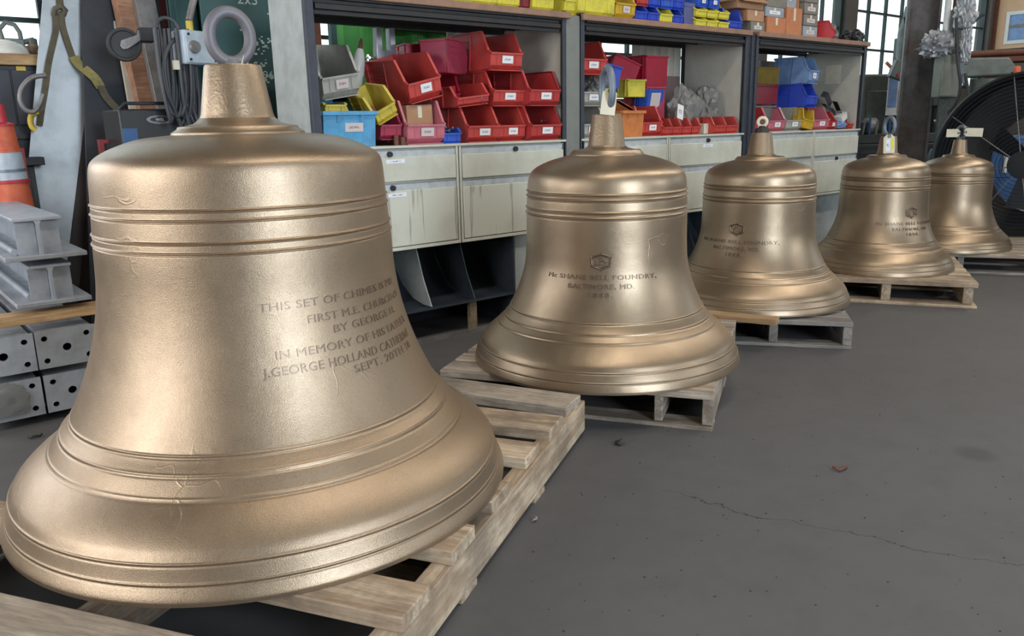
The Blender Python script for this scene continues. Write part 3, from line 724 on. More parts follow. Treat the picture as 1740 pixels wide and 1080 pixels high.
cabinet(5.63, 6.305, 'cream drawer cabinet at the right end of the row', .775, [(.5, 'flap_door')], [])

# sheet metal hopper racks below the cabinets
def hopper(x0, x1, label, full):
    h = empty('hopper_rack', (x0, Y0, 0), label=label, cat='storage rack', group='dark hopper racks under the cabinets')
    W = x1-x0
    MB().box(0, W, .44, .452, 0, ZB-.01).build('back_panel', M_['dark'], h)
    for x in (0, W-.012): MB().box(x, x+.012, .03, .44, 0, ZB-.01).build('side_panel', M_['hopper'], h)
    # curved tray: rises from a front lip to the back
    prof = [(.03, .158), (.03, .17), (.10, .165), (.20, .18), (.30, .24), (.38, .34), (.42, .46), (.43, .46), (.39, .335), (.31, .232), (.2, .168), (.1, .153)]
    MB().prism(prof, .012, W-.012, 'x').build('curved_tray', M_['hopper'], h)
    n = 4
    for k in range(1, n):
        x = W*k/n
        pp = [(.035, .172), (.10, .30), (.16, ZB-.012), (.415, ZB-.012), (.375, .35), (.3, .25), (.2, .19), (.1, .172)]
        MB().prism(pp, x-.003, x+.003, 'x').build('divider', M_['panel_grey' if k < 3 else 'hopper'], h)
    MB().box(.012, W-.012, .01, .03, .0, .02).build('base_rail', M_['tube_grey'], h)
    for x in (W*.26, W*.75): MB().box(x-.02, x+.02, .05, .08, .0, .158).build('foot', M_['straw'], h)
    return h
hopper(1.64, 2.73, 'dark sheet metal hopper rack under the cabinets, right of the largest bell', True)
hopper(3.22, 4.70, 'dark sheet metal hopper rack under the cabinets, behind the second and middle bells', False)
tag(MB().box(2.735, 3.075, Y0+.05, Y0+.062, 0, ZB-.004).build('grey_sheet_panel', M_['panel_grey'], bevel=.002), 'narrow grey sheet panel standing under the cabinet behind the second bell', 'panel')
tag(MB().box(4.85, 6.29, Y0+.1, Y0+.112, 0, ZB-.004).build('grey_sheet_panel', M_['panel_grey'], bevel=.002), 'wide grey sheet panel standing under the right-hand cabinets', 'panel')
a = at_z(705, 553, .16)
o = MB().box(-.045, .03, -.02, .02, 0, .02).build('plastic_offcut', M_['p_red3'], None, (2.07, Y0+.1, .02)); tag(o, 'small red plastic piece on the floor under the hopper rack', 'scrap')

# ---------------------------------------------------------------- storage bins
def bin_mesh(w_, d, h, mat, lip=.46, ribs=True):
    """stacking bin: front lip low, sides cut back to the rear, rims and side ribs; origin front bottom centre"""
    t = max(.0035, w_*.02); mb = MB(); f0 = .10*d; lz = lip*h; fl = .012
    side = [(f0, .04*h), (d-.01, .0), (d, h), (.19*d, h), (.05*d, lz+.05*h), (0, lz), (.02*d, .12*h)]
    iz = 0
    for s in (-1, 1):
        x = s*(w_/2-t/2)
        mb.prism(side, x-t/2, x+t/2, 'x')
        # rolled rim following the cut edge
        for (y0, z0), (y1, z1) in (((d, h), (.19*d, h)), ((.19*d, h), (.05*d, lz+.05*h)), ((.05*d, lz+.05*h), (0, lz))):
            mb.beam((s*(w_/2+fl*.15), y0, z0), (s*(w_/2+fl*.15), y1, z1), fl, .007)
        if ribs:
            xx = s*(w_/2+.002)
            for y in (.50*d, .86*d): mb.beam((xx, y, .05*h), (xx, y+(.03*d if y > .7*d else -.04*d), h*.97), .006, .008)
            for z in (.62, .80): mb.beam((xx, .49*d, z*h), (xx, .87*d, z*h), .006, .006)
    mb.box(-w_/2+t, w_/2-t, d-t, d, .02*h, h)
    mb.box(-w_/2, w_/2, d-.004, d+.009, h-.010, h)
    mb.prism([(.02*d, .0), (d-.01, 0), (d-.01, t), (.02*d, t)], -w_/2+t, w_/2-t, 'x')
    # front: sloped label face, undercut stacking foot
    mb.prism([(0, lz), (t, lz), (.022*d+t, .14*h), (.11*d+t, 0), (.11*d, 0), (.02*d, .14*h)], -w_/2+t, w_/2-t, 'x')
    mb.box(-w_/2, w_/2, -.006, .006, lz-.008, lz)
    for x in (-.22, .22): mb.prism([(.02*d-.004, .14*h), (.11*d-.004, 0.004), (.11*d, 0.004), (.02*d, .14*h)], x*w_-.003, x*w_+.003, 'x')
    for x in (-.3, .3): mb.prism([(-.003, lz), (.017*d-.003, .16*h), (.017*d, .16*h), (0, lz)], x*w_-.003, x*w_+.003, 'x')
    return mb, lz
BIN_CACHE = {}
def storage_bin(label, col, loc, w_, d, h, yaw=0, roll=0, pitch=0, lab=True, group=None, lip=.46, cardm='card', ribs=True, cat='bin'):
    key = (col, round(w_, 2), round(d, 2), round(h, 2), lip, ribs)
    if key in BIN_CACHE:
        mesh, lz = BIN_CACHE[key]; o = bpy.data.objects.new('storage_bin', mesh); COL.objects.link(o)
    else:
        mb, lz = bin_mesh(round(w_, 3), round(d, 3), round(h, 3), col, lip, ribs); o = mb.build('storage_bin', M_['p_'+col], smooth=30); BIN_CACHE[key] = (o.data, lz)
    o.location = loc; o.rotation_mode = 'ZYX'; o.rotation_euler = (R(pitch), R(roll), R(yaw))
    tag(o, label, cat, group)
    if lab:
        hh = lz*.42; ang = math.atan2(.02*d, lz-.14*h)
        MB().box(-w_*.17, w_*.17, -.0012, .0012, -hh/2, hh/2).build('label_card', M_[cardm], o, (w_*.02, .010*d-.005, lz*.62), (ang, 0, 0), smooth=0)
    return o
def bin_px(label, col, xl, xr, yb, Yf, h, d, z=None, **k):
    """width and place read off the photo for a front standing at depth Yf"""
    a, c = at_y(xl, yb, Yf), at_y(xr, yb, Yf)
    ctr = (a+c)/2
    if z is not None: ctr.z = z
    if abs(k.get('yaw', 0)) > 140: ctr.y += d
    return storage_bin(label, col, ctr, max(.05, c.x-a.x), d, h, **k)
S = ZT + .001
H1, H2 = S+.176, S+.352
G1, G2, G3, GT = 'bins in the left shelf bay', 'bins in the middle shelf bay', 'bins in the right shelf bay', 'bins on top of the shelving'
# left bay, right-hand stack
bin_px('red bin at the top of the right stack in the left bay, with printed label', 'red', 835, 888, 124, 3.30, .192, .36, H2, group=G1)
bin_px('red bin second from the top of the right stack, directly under the topmost red bin', 'red', 840, 892, 182, 3.30, .175, .36, H1, group=G1)
bin_px('bright red bin, upper of the pair against the cream side panel', 'red2', 902, 952, 178, 3.245, .180, .34, H1, group=G1)
bin_px('bright red bin holding one bolt, lower of the pair against the side panel', 'red2', 904, 954, 233, 3.24, .175, .34, S, group=G1)
bin_px('wide faded red bin with long label, bottom row right of the small blue bin', 'red', 797, 849, 239, 3.27, .176, .36, S, group=G1)
bin_px('dusty red bin, bottom row beside the bright red pair', 'red', 849, 893, 236, 3.28, .176, .36, S, group=G1)
bin_px('shallow red bin holding small hardware, tilted on the bottom row', 'red', 779, 832, 184, 3.30, .10, .26, H1+.004, roll=-6, lab=False, group=G1)
# magenta bins seen from behind, high at the back
bin_px('crimson bin turned backwards, left of the top red bin', 'crim', 716, 760, 126, 3.60, .155, .26, S+.34, yaw=165, lab=False, group=G1)
bin_px('dark crimson bin turned sideways, between the backward bin and the top red bin', 'magenta', 755, 792, 126, 3.56, .16, .26, S+.34, yaw=120, lab=False, group=G1)
bin_px('crimson bin under the backward crimson bin, mostly hidden by the tilted red bin', 'crim', 740, 782, 165, 3.52, .17, .25, S+.170, lab=False, group=G1)
bin_px('dark crimson bin at the back behind the shallow hardware bin', 'magenta', 770, 812, 165, 3.60, .17, .14, S+.170, lab=False, group=G1)
bin_px('dark crimson bin on the shelf at the back, behind the cardboard box', 'magenta', 742, 788, 230, 3.58, .17, .17, S, lab=False, group=G1)
# tilted big red bin on the pink one with the cardboard box
bin_px('large red bin tipped sideways on the pink bin with the cardboard box', 'red', 700, 755, 177, 3.30, .205, .38, S+.205, roll=-13, pitch=2, group=G1)
pinkb = bin_px('faded pink bin on the shelf holding a brown cardboard box', 'pink', 694, 757, 243, 3.26, .20, .36, S, cardm='card_dirty', group=G1)
bin_px('narrow red bin standing behind the yellow tilted bin', 'magenta', 648, 683, 231, 3.29, .15, .34, S+.025, lab=False, group=G1)
tag(MB().cyl((-.012,0,0), (-.012,0,.045), .012).cyl((.022,0,0), (.022,.0,.036), .015, n=6).build('bolt_ends', M_['rust'], None, at_y(677, 240, 3.28).xy.to_3d()+Vector((0,0,S))), 'pair of short rusty bolt ends on the shelf under the narrow red bin', 'bolts')
bin_px('yellow bin tipped steeply, hanging over the edge of the blue tote', 'yellow2', 643, 680, 199, 3.26, .135, .20, S+.115, roll=-27, pitch=6, group=G1, lab=False)
c0 = at_y(721, 211, 3.30)
def carton(label, mat, loc, w_, d, h, rot=(0,0,0), open_=False, lab=None, group=None, tape='paper'):
    e = empty('cardboard_box', loc, rot, label, 'box', group)
    t = .004
    b = MB().box(-w_/2, w_/2, 0, t, 0, h).box(-w_/2, w_/2, d-t, d, 0, h).box(-w_/2, -w_/2+t, t, d-t, 0, h).box(w_/2-t, w_/2, t, d-t, 0, h).box(-w_/2, w_/2, 0, d, 0, t)
    if open_: b.box(-w_/2+t, w_/2-t, t, d-t, h*.6, h*.62)
    b.build('carton', M_[mat], e, bevel=.0015)
    if open_:
        MB().beam((-w_/2, d/2, h), (-w_/2-.05, d/2, h-.03), d, t, (0,1,0)).build('flap', M_[mat], e)
        MB().beam((0, 0, h), (0, -.05, h-.035), w_, t, (1,0,0)).build('flap', M_[mat], e)
        MB().beam((w_/2, d/2, h), (w_/2+.03, d/2, h+.045), d, t, (0,1,0)).build('flap', M_[mat], e)
    else:
        for s in (0, 1):
            MB().box(-w_/2, w_/2, s*d/2+.001, (s+1)*d/2-.001, h, h+t).build('flap', M_[mat], e, bevel=.001)
        MB().box(-.012, .012, -.001, -.0002, h*.55, h).build('tape', M_[tape], e, smooth=0)
    if lab: MB().box(-w_*.28, w_*.28, -.0015, -.0002, h*.3, h*.68).build('label_card', M_[lab], e, smooth=0)
    return e
carton('small brown cardboard box sitting inside the pink bin', 'cardboard', Vector((c0.x, 3.33, S+.055)), .155, .14, .125, (0, R(-2), R(4)))
# blue tote with contents
a, c = at_y(553, 245, 3.25), at_y(641, 245, 3.25)
def tote(label, col, x0, x1, Yf, z, h, d, group, name='storage_tote', rim=.018):
    w_ = x1-x0; e = empty(name, ((x0+x1)/2, Yf, z), label=label, cat='bin', group=group)
    t = .004; b = MB(); k = .93
    side = [(.04*d, 0), (d*.98, 0), (d, h*1.45), (.62*d, h*1.45), (.18*d, h), (0, h)]
    for s in (-1, 1): b.prism(side, s*(w_/2-t)-t/2*0, s*(w_/2-t)+s*t, 'x')
    b.prism([(0, h), (t, h), (.04*d+t, 0), (.04*d, 0)], -w_/2+t, w_/2-t, 'x').box(-w_/2+t, w_/2-t, .04*d, d*.98, 0, t).box(-w_/2+t, w_/2-t, d*.985-t, d*.985, 0, h*1.45)
    b.build('tub', M_['p_'+col], e)
    r = MB().box(-w_/2-.008, w_/2+.008, -.012, .006, h-rim, h)
    for s in (-1, 1):
        for p, q in (((0, h-rim/2), (.18*d, h-rim/2)), ((.18*d, h-rim/2), (.62*d, h*1.45-rim/2)), ((.62*d, h*1.45-rim/2), (d, h*1.45-rim/2))):
            r.beam((s*(w_/2+.003), *p), (s*(w_/2+.003), *q), .014, rim)
    r.build('rim', M_['p_'+col], e, bevel=.002)
    for x in (-.22, .22): MB().prism([(-.008, h-rim), (.002, h-rim), (.004, h*.7), (.0, h*.7)], x*w_-.008, x*w_+.008, 'x').build('rib', M_['p_'+col], e)
    return e
tt = tote('sky blue tote at the left end of the shelf holding grey and yellow bins', 'sky', a.x, c.x, 3.25, S, .155, .40, G1)
MB().box(-.045, .045, -.002, -.0002, -.019, .019).build('label_card', M_['card_dirty'], tt, (.02, .007, .085), (R(6), 0, 0), smooth=0)
bin_px('grey bin with a handwritten label tipped on top of the blue tote', 'grey', 553, 615, 172, 3.33, .21, .36, S+.215, roll=-9, pitch=5, group=G1, cardm='card_dirty')
bin_px('yellow bin inside the blue tote, left of the pair there', 'yellow2', 553, 588, 188, 3.31, .115, .22, S+.075, lab=False, group=G1, lip=.95)
bin_px('olive yellow bin inside the blue tote, right of the pair there', 'yellow2', 592, 624, 193, 3.33, .10, .2, S+.07, lab=False, group=G1, roll=6, lip=.6)
bl = bin_px('tiny blue bin with loose hardware, on the shelf right of the pink bin', 'blue', 755, 783, 239, 3.27, .07, .13, S, lab=False, group=G1, lip=.7, ribs=False)
def bolts(label, loc, n, spread, rng=3):
    rnd = random.Random(rng)
    for i in range(n):
        p = Vector(loc)+Vector((rnd.uniform(-spread, spread), rnd.uniform(-.02, .02), i*.004))
        d = Vector((rnd.uniform(-1, 1), rnd.uniform(-.4, .4), rnd.uniform(-.1, .5))).normalized()*.02
        e = empty('bolt', p, label=label, cat='bolt', group=label)
        MB().cyl(-d, d, .0035, n=8).build('shank', M_['chrome'], e); MB().cyl(d, d*1.25, .0075, n=6).build('head', M_['alu'], e)
bolts('loose bright bolts in the tiny blue bin', bl.location+Vector((-.005, .05, .055)), 4, .022)
bolts('loose bolts in the shallow red hardware bin', at_y(803, 174, 3.33), 5, .05, 5)
bolts('loose bolt in the lower bright red bin', at_y(931, 205, 3.31), 1, .01, 8)

# middle bay
bin_px('red bin with label at the top left of the middle bay', 'red', 984, 1031, 128, 3.30, .185, .34, H2-.005, group=G2)
bin_px('grey bin holding a plastic bag, under the red bin in the middle bay', 'grey', 984, 1032, 180, 3.30, .17, .34, H1, group=G2)
bin_px('grey bin at the bottom left of the middle bay, behind the second stem', 'grey', 984, 1030, 232, 3.30, .17, .34, S, group=G2)
bin_px('red bin at the back right of the top red bin in the middle bay', 'crim', 1034, 1062, 135, 3.55, .16, .2, S+.33, group=G2, lab=False, yaw=10)
bin_px('royal blue bin tipped backwards above the ring of the second bell', 'blue2', 1020, 1056, 143, 3.40, .13, .2, S+.285, group=G2, lab=False, yaw=170, roll=12)
bin_px('crimson bin tipped on its side behind the royal blue bin', 'crim', 1058, 1090, 138, 3.52, .17, .2, S+.27, group=G2, lab=False, yaw=150, roll=28)
bin_px('tall crimson bin turned backwards at the back of the middle bay', 'crim', 1097, 1134, 136, 3.50, .19, .2, S+.30, group=G2, lab=False, yaw=180)
bin_px('crimson bin under the tall backward crimson bin', 'magenta', 1097, 1130, 172, 3.46, .30, .2, S, group=G2, lab=False, yaw=180, ribs=False)
bin_px('yellow bin turned backwards above the orange bin', 'yellow', 1068, 1097, 163, 3.46, .105, .16, S+.235, group=G2, lab=False, yaw=178)
bin_px('dusty grey bin under the backward yellow bin', 'dkgrey', 1064, 1097, 200, 3.48, .2, .2, S, group=G2, lab=False, ribs=False)
a, c = at_y(1058, 231, 3.27), at_y(1092, 231, 3.27)
tote('rusty orange hopper tote with a rim, beside the stem of the second bell', 'orange', a.x, c.x+.01, 3.27, S, .15, .34, G2)
bin_px('red bin with a big label, right of the orange tote', 'red', 1091, 1125, 228, 3.29, .175, .34, S, group=G2)
k = bin_px('blue bin standing on end with a printed underside, behind the labelled red bin', 'blue', 1101, 1131, 152, 3.44, .09, .13, None, group=G2, lab=False, pitch=-80, roll=-5)
MB().box(-.05, .05, .02, .115, -.0015, -.0002).build('print_patch', M_['card_dirty'], k, smooth=0)
bin_px('small olive yellow bin peeking out right of the labelled red bin', 'amber', 1127, 1140, 214, 3.42, .09, .12, S, group=G2, lab=False, ribs=False)
for i in range(4):
    bin_px('small red bin, %s of the row of four on the cabinet top' % ['leftmost', 'second from the left', 'third from the left', 'rightmost'][i], 'red', 1127+i*16.2, 1142.5+i*16.2, 226-i*.6, 3.28, .10, .20, S, group='row of four small red bins', lab=False, lip=.5)
for i in range(2):
    bin_px(['left', 'right'][i]+' one of the two small red bins at the right end of the middle bay', 'red', 1215+i*20, 1234+i*20, 222-i*.6, 3.245, .105, .2, S, group='pair of small red bins', lab=False, lip=.5)
carton('small cream carton between the row of four small red bins and the pair', 'paper', Vector((at_y(1203, 221, 3.30).x, 3.30, S)), .085, .16, .062)

def crumple(name, label, mat, loc, rx_, ry_, rz_, cat, seed, amp=.28, fq=1.0, rot=(0,0,0), kind=None, parent=None, group=None):
    """crumpled bag or wad: a subdivided ball folded by sharp random creases, flat underneath"""
    import bmesh
    from mathutils import noise as mn
    bm = bmesh.new(); bmesh.ops.create_icosphere(bm, subdivisions=4, radius=1.0)
    for v in bm.verts:
        p = v.co.copy()*1.6*fq + Vector((seed*3.1, seed*1.7, seed))
        q = abs(mn.noise(p))*1.2 + abs(mn.noise(p*2.3))*.7 + .4*abs(mn.noise(p*5.1))
        v.co *= (1 - amp*.6 + amp*q)
        v.co.x *= rx_; v.co.y *= ry_; v.co.z = max(v.co.z*rz_, -rz_*.72)
    bm.normal_update()
    m = bpy.data.meshes.new(name); bm.to_mesh(m); bm.free(); m.materials.append(M_[mat])
    m.polygons.foreach_set('use_smooth', [True]*len(m.polygons)); m.set_sharp_from_angle(angle=R(28))
    o = bpy.data.objects.new(name, m); COL.objects.link(o); o.location = loc; o.rotation_euler = rot
    if parent: o.parent = parent
    elif label: tag(o, label, cat, group)
    return o
crumple('plastic_bag', 'clear grey plastic bag with a white label slumped behind the small red bins', 'film', at_y(1162, 190, 3.42), .13, .09, .15, 'bag', 2, .34)
crumple('plastic_bag', 'clear plastic bag of brown parts, right of the labelled bag in the middle bay', 'film', at_y(1200, 188, 3.46), .13, .09, .16, 'bag', 5, .34)
crumple('plastic_bag', 'grey plastic bag bulging from the grey bin in the middle bay', 'film', at_y(1012, 150, 3.42), .09, .08, .07, 'bag', 8, .5)
tag(MB().box(-.03, .03, -.0015, 0, -.045, .045).build('bag_label', M_['card'], None, at_y(1156, 190, 3.32), (R(-8), R(14), 0)), 'white label on the plastic bag behind the small red bins', 'label')
# right bay
bin_px('olive yellow bin at the top left of the right bay, seen from its front', 'olive', 1291, 1324, 137, 3.50, .12, .2, S+.335, group=G3, lab=False, yaw=175)
bin_px('dark red bin at the back of the right bay under the olive bin', 'dkred', 1281, 1322, 163, 3.45, .14, .22, S+.19, group=G3, lab=False, yaw=180)
bin_px('charcoal bin at the back of the right bay under the dark red bin', 'dkgrey', 1290, 1322, 180, 3.42, .16, .2, S+.02, group=G3, lab=False, yaw=160)
storage_bin('pale blue bin with label, upper of the blue pair in the right bay', 'ltblue', (5.70, 3.31, S+.335), .19, .27, .19, yaw=10, group=G3, lip=.5)
storage_bin('royal blue bin, lower of the blue pair in the right bay', 'blue2', (5.70, 3.31, S+.165), .20, .28, .168, yaw=10, group=G3, lip=.5, lab=False)
for i, (x0, x1, cl, lb, hh) in enumerate(((1278, 1304, 'red2', 'leftmost red bin of the bottom row in the right bay, behind the taped nut', .165), (1306, 1334, 'pink', 'faded red bin with label, second in the bottom row of the right bay', .165),
      (1336, 1363, 'grey', 'dusty grey bin with label in the bottom row of the right bay', .165), (1383, 1409, 'pink', 'faded red bin with a handwritten label, right of the amber bin', .165), (1410, 1422, 'red2', 'narrow red bin behind the handwritten label bin', .13))):
    bin_px(lb, cl, x0, x1, 219-i, 3.29, hh, .33, S, group='bottom row of bins in the right bay', cardm='card')
bin_px('amber bin tipped forward between the grey and faded red bins', 'amber', 1364, 1381, 218, 3.275, .14, .10, S+.012, group='bottom row of bins in the right bay', lab=False, roll=8)
bin_px('small red bin at the right end of the right bay', 'red', 1442, 1458, 216, 3.29, .085, .16, S, group=G3, lab=False)
def flap_sheet(label, mat, px, py, Y, w_, h, rot, name='card_sheet'):
    o = MB().box(-w_/2, w_/2, -.002, .002, -h/2, h/2).prism([(-.002, h/2-.004), (.002, h/2), (.03, h/2+.02), (.028, h/2+.024)], -w_/2, w_/2, 'x').build(name, M_[mat], None, at_y(px, py, Y), rot); tag(o, label, 'sheet'); return o
flap_sheet('dark folded card leaning above the blue scrap in the right bay', 'dark', 1408, 170, 3.42, .13, .09, (R(-20), R(-18), R(20)))
flap_sheet('blue grey folded sheet among the scraps in the right bay', 'hopper', 1412, 186, 3.38, .17, .06, (R(-35), R(14), R(8)))
flap_sheet('black rag-like sheet leaning over the white carton in the right bay', 'black_plastic', 1428, 186, 3.36, .14, .07, (R(-30), R(30), R(12)))
flap_sheet('grey diamond-shaped sheet at the right end of the right bay', 'alu', 1449, 188, 3.36, .085, .085, (R(-8), R(45), R(10)))
carton('small white printed carton lying tilted in the right bay', 'white', at_y(1436, 205, 3.31), .10, .08, .05, (0, R(-24), R(6)), lab='card')
crumple('rag', 'crumpled blue cloth scrap on the cabinet top in the right bay', 'p_ltblue', at_y(1424, 212, 3.33)+Vector((0,0,.0)), .09, .05, .035, 'rag', 4, .5)

# ---------------------------------------------------------------- on top of the shelving
T = 1.621
def row(specs, Yf, h, d, z, group, **kw):
    for lb, cl, x0, x1 in specs:
        a, c = at_y(x0, 20, Yf), at_y(x1, 20, Yf)
        storage_bin(lb, cl, ((a.x+c.x)/2, Yf, z), c.x-a.x, d, h, group=group, **kw)
row([('yellow bin on top of the shelving, above the crimson backward bin', 'yellow', 806, 846), ('yellow bin on top of the shelving, left of the dark red one', 'yellow', 847, 884), ('yellow bin on top of the shelving, right of the dark red one', 'yellow', 905, 942), ('yellow bin on top of the shelving, just over the pale grey post', 'yellow', 960, 981)], 3.29, .16, .3, T, GT, lab=False)
row([('dark red bin between two yellow bins on top of the shelving', 'dkred', 885, 904)], 3.31, .16, .28, T, GT, lab=False)
row([('long yellow bin on top of the shelving, right of the pale grey post', 'yellow', 983, 1045)], 3.27, .17, .33, T, GT, lab=False, lip=.8)
row([('amber bin with a label on top of the shelving', 'amber', 1047, 1080)], 3.27, .2, .33, T, GT, lip=.42, cardm='card_dirty')
NB = ['blue bin beside the amber bin on top of the shelving, lower tier', 'second blue bin from the amber bin, lower tier on top of the shelving', 'yellow bin between the blue pairs on top of the shelving, lower tier', 'blue bin right of that yellow one, lower tier on top of the shelving', 'last blue bin before the violet box, lower tier on top of the shelving']
for i, (x0, x1, cl) in enumerate(((1081, 1100, 'blue2'), (1101, 1121, 'blue2'), (1122, 1143, 'yellow'), (1144, 1161, 'blue2'))):
    row([(NB[i], cl, x0, x1)], 3.27, .085, .18, T, GT, lab=False, lip=.6)
UB = ['red-faced blue bin in the upper tier beside the amber bin', 'blue bin in the upper tier, second from the amber bin', 'blue bin in the upper tier, third from the amber bin', 'blue bin in the upper tier next to the violet box']
for i, (x0, x1, cl) in enumerate(((1083, 1102, 'red2'), (1103, 1122, 'blue2'), (1124, 1144, 'blue'), (1145, 1162, 'blue2'))):
    row([(UB[i], cl, x0, x1)], 3.29, .115, .18, T+.0855, GT, lab=False, lip=.5)
o = MB().box(-.05, .05, 0, .2, 0, .13).box(-.053, .053, -.003, .203, .11, .135).build('lidded_box', M_['p_violet'], None, (at_y(1171, 40, 3.29).x, 3.29, T), bevel=.003); tag(o, 'flat violet blue lidded box on top of the shelving', 'box')
for i in range(3):
    for j in range(2):
        row([('small yellow bin, %s from the left in the %s tier right of the violet box' % (['first', 'second', 'third'][i], ['lower', 'upper'][j]), 'yellow', 1183+i*19.5, 1201+i*19.5)], 3.27, .058, .16, T+j*.0585, 'two tiers of small yellow bins', lab=False, lip=.7, ribs=False)
for i in range(2):
    row([(['left', 'right'][i]+' one of two tall blue bins standing on the small yellow bins', 'blue', 1186+i*19.5, 1203+i*19.5)], 3.28, .16, .17, T+.1175, 'tall blue bins on the yellow ones', lip=.35)
row([('yellow bin behind the small yellow tiers, next to the dark box', 'yellow2', 1226, 1250)], 3.40, .2, .2, T, GT, lab=False, lip=.75)
row([('single blue bin on the shelf top left of the dusty cartons', 'blue2', 1236, 1262)], 3.27, .13, .2, T, GT, lab=False, lip=.4)
GC = 'dusty cartons on top of the shelving'
def top_carton(lb, mt, x0, x1, Yf, z0, h, d=.2, **k):
    a, c = at_y(x0, 30, Yf), at_y(x1, 30, Yf)
    return carton(lb, mt, Vector(((a.x+c.x)/2, Yf, z0)), c.x-a.x, d, h, group=GC, **k)
top_carton('black case on top of the yellow bins, high beside the cartons', 'black_plastic', 1222, 1252, 3.43, T+.2, .16)
top_carton('low grey carton at the bottom of the pile beside the single blue bin', 'cardboard_grey', 1277, 1300, 3.275, T, .062, lab='card_dirty')
top_carton('brown carton with loose flap on the low grey carton', 'cardboard', 1270, 1298, 3.28, T+.067, .068)
top_carton('open brown carton tray lying on the pile beside the blue bin', 'cardboard', 1252, 1296, 3.29, T+.14, .075, open_=True)
top_carton('tan carton on top of the open brown tray', 'cardboard', 1256, 1290, 3.42, T+.2, .14)
top_carton('orange carton lying under the pale grey carton', 'cardboard_or', 1304, 1336, 3.275, T, .105)
top_carton('pale grey carton between the orange carton and the grey pile', 'bluegrey_card', 1300, 1332, 3.285, T+.11, .06, lab='card')
top_carton('grey carton lying on the pale grey carton, left of the stack', 'cardboard_grey', 1302, 1336, 3.29, T+.175, .10)
top_carton('tall orange carton with faint print, left of the grey stack', 'cardboard_or', 1337, 1363, 3.27, T, .18, lab=None)
top_carton('pale grey carton lying on the tall orange carton', 'bluegrey_card', 1331, 1352, 3.3, T+.186, .085)
top_carton('orange carton standing behind the pale carton, beside the grey stack', 'cardboard_or', 1353, 1366, 3.32, T+.186, .14)
for i in range(5):
    top_carton('%s of the stack of dusty grey cartons with torn labels' % ['bottom blue-grey one', 'second from the bottom', 'middle one', 'second from the top', 'topmost one'][i], ['bluegrey_card', 'cardboard_grey', 'cardboard_grey', 'cardboard_grey', 'cardboard_grey'][i], 1366, 1390, 3.275, T+i*.078, .072, lab='card_dirty')
crumple('plastic_bag', 'pale crumpled plastic bag on top of the shelving beside the grey stack', 'film', Vector((at_y(1402, 56, 3.36).x, 3.36, T+.052)), .11, .08, .075, 'bag', 11, .5)
storage_bin('red bin on top of the shelving near its right end', 'red3', (at_y(1425, 60, 3.28).x-.05, 3.28, T), .19, .22, .13, yaw=25, lab=False, group=GT, lip=.5)
crumple('plastic_bag', 'black plastic bag at the right end of the shelving top', 'black_plastic', Vector((at_y(1449, 64, 3.36).x, 3.36, T+.04)), .11, .08, .058, 'bag', 14, .5)

# ---------------------------------------------------------------- behind the left bay: curtain, stand, odds and ends
cur = empty('welding_curtain', (2.75, 4.75, 0), label='green welding curtain hanging behind the left shelf bay', cat='curtain')
cl_ = at_y(564, 80, 4.75).x-2.75; pl = [(cl_+1.95*i/60, .03*math.sin(i*.9)+.012*math.sin(i*2.3)) for i in range(61)]
mb = MB()
for i in range(60):
    (x0, y0), (x1, y1) = pl[i], pl[i+1]
    mb.add([(x0,y0,.3),(x1,y1,.3),(x1,y1,1.98),(x0,y0,1.98),(x0,y0+.004,.3),(x1,y1+.004,.3),(x1,y1+.004,1.98),(x0,y0+.004,1.98)], [(0,1,2,3),(4,7,6,5),(0,4,5,1),(3,2,6,7)])
mb.build('cloth', M_['green_cloth'], cur, smooth=60)
MB().box(.12, 1.5, -.03, .03, 1.66, 1.77).build('top_rail', M_['dark'], cur, (0, -.08, 0), bevel=.004)
for x in (cl_+.01, cl_+1.97): MB().box(x-.02, x+.02, -.02, .02, 0, 1.98).build('post', M_['green_col'], cur)
st = empty('bracket_stand', at_y(655, 110, 3.72).xy.to_3d()+Vector((0,0,S)), label='aluminium bracket stand with two struts behind the bins of the left bay', cat='stand')
h0 = 1.375-S
MB().prism([(-.06, h0), (-.052, h0+.17), (-.022, h0+.17), (-.022, h0+.06), (.022, h0+.06), (.022, h0+.17), (.055, h0+.17), (.06, h0)], -.02, .02, 'y').build('clevis', M_['alu'], st, bevel=.003)
MB().beam((0, 0, h0+.01), (.10, .0, 0), .024, .02).build('strut', M_['alu'], st); MB().beam((-.02, 0, h0+.01), (-.06, .01, 0), .018, .016).build('strut', M_['alu'], st)
MB().cyl((-.06, 0, h0+.02), (-.1, 0, h0+.02), .006).cyl((-.1, -.016, h0+.02), (-.1, .016, h0+.02), .007).cyl((-.1,0,h0+.004), (-.1, 0, h0+.036), .007).build('wing_bolt', M_['chrome'], st)
pc = at_y(609, 108, 3.6)
e = empty('porcelain_insulator', pc, (0, R(12), 0), 'white tapered insulator with a brown tip sticking up behind the grey bin', 'insulator')
MB().lathe([(.0, -.42), (.03, -.42), (.03, -.06), (.034, -.05), (.032, .0), (.022, .05), (.014, .07), (0, .07)], 20).build('body', M_['ceramic'], e); MB().lathe([(0, .07), (.012, .07), (.008, .11), (0, .125)], 12).build('tip', M_['rust'], e)
e = empty('power_tool', Vector((at_y(636, 120, 3.66).x, 3.66, S)), label='black power tool standing behind the yellow tipped bin', cat='tool')
MB().box(-.05, .07, -.03, .03, 0, .2).build('base', M_['black_plastic'], e, bevel=.01); MB().cyl((-.05, 0, .25), (.09, 0, .29), .045, .038).build('motor', M_['black_plastic'], e); MB().cyl((-.05, 0, .25), (-.1, 0, .236), .03, .02).build('nose', M_['straw'], e)
MB().tube([(-.06, -.02, .2), (-.1, -.03, .17), (-.09, -.04, .12), (-.05, -.04, .1)], .008).build('cord', M_['cable'], e)
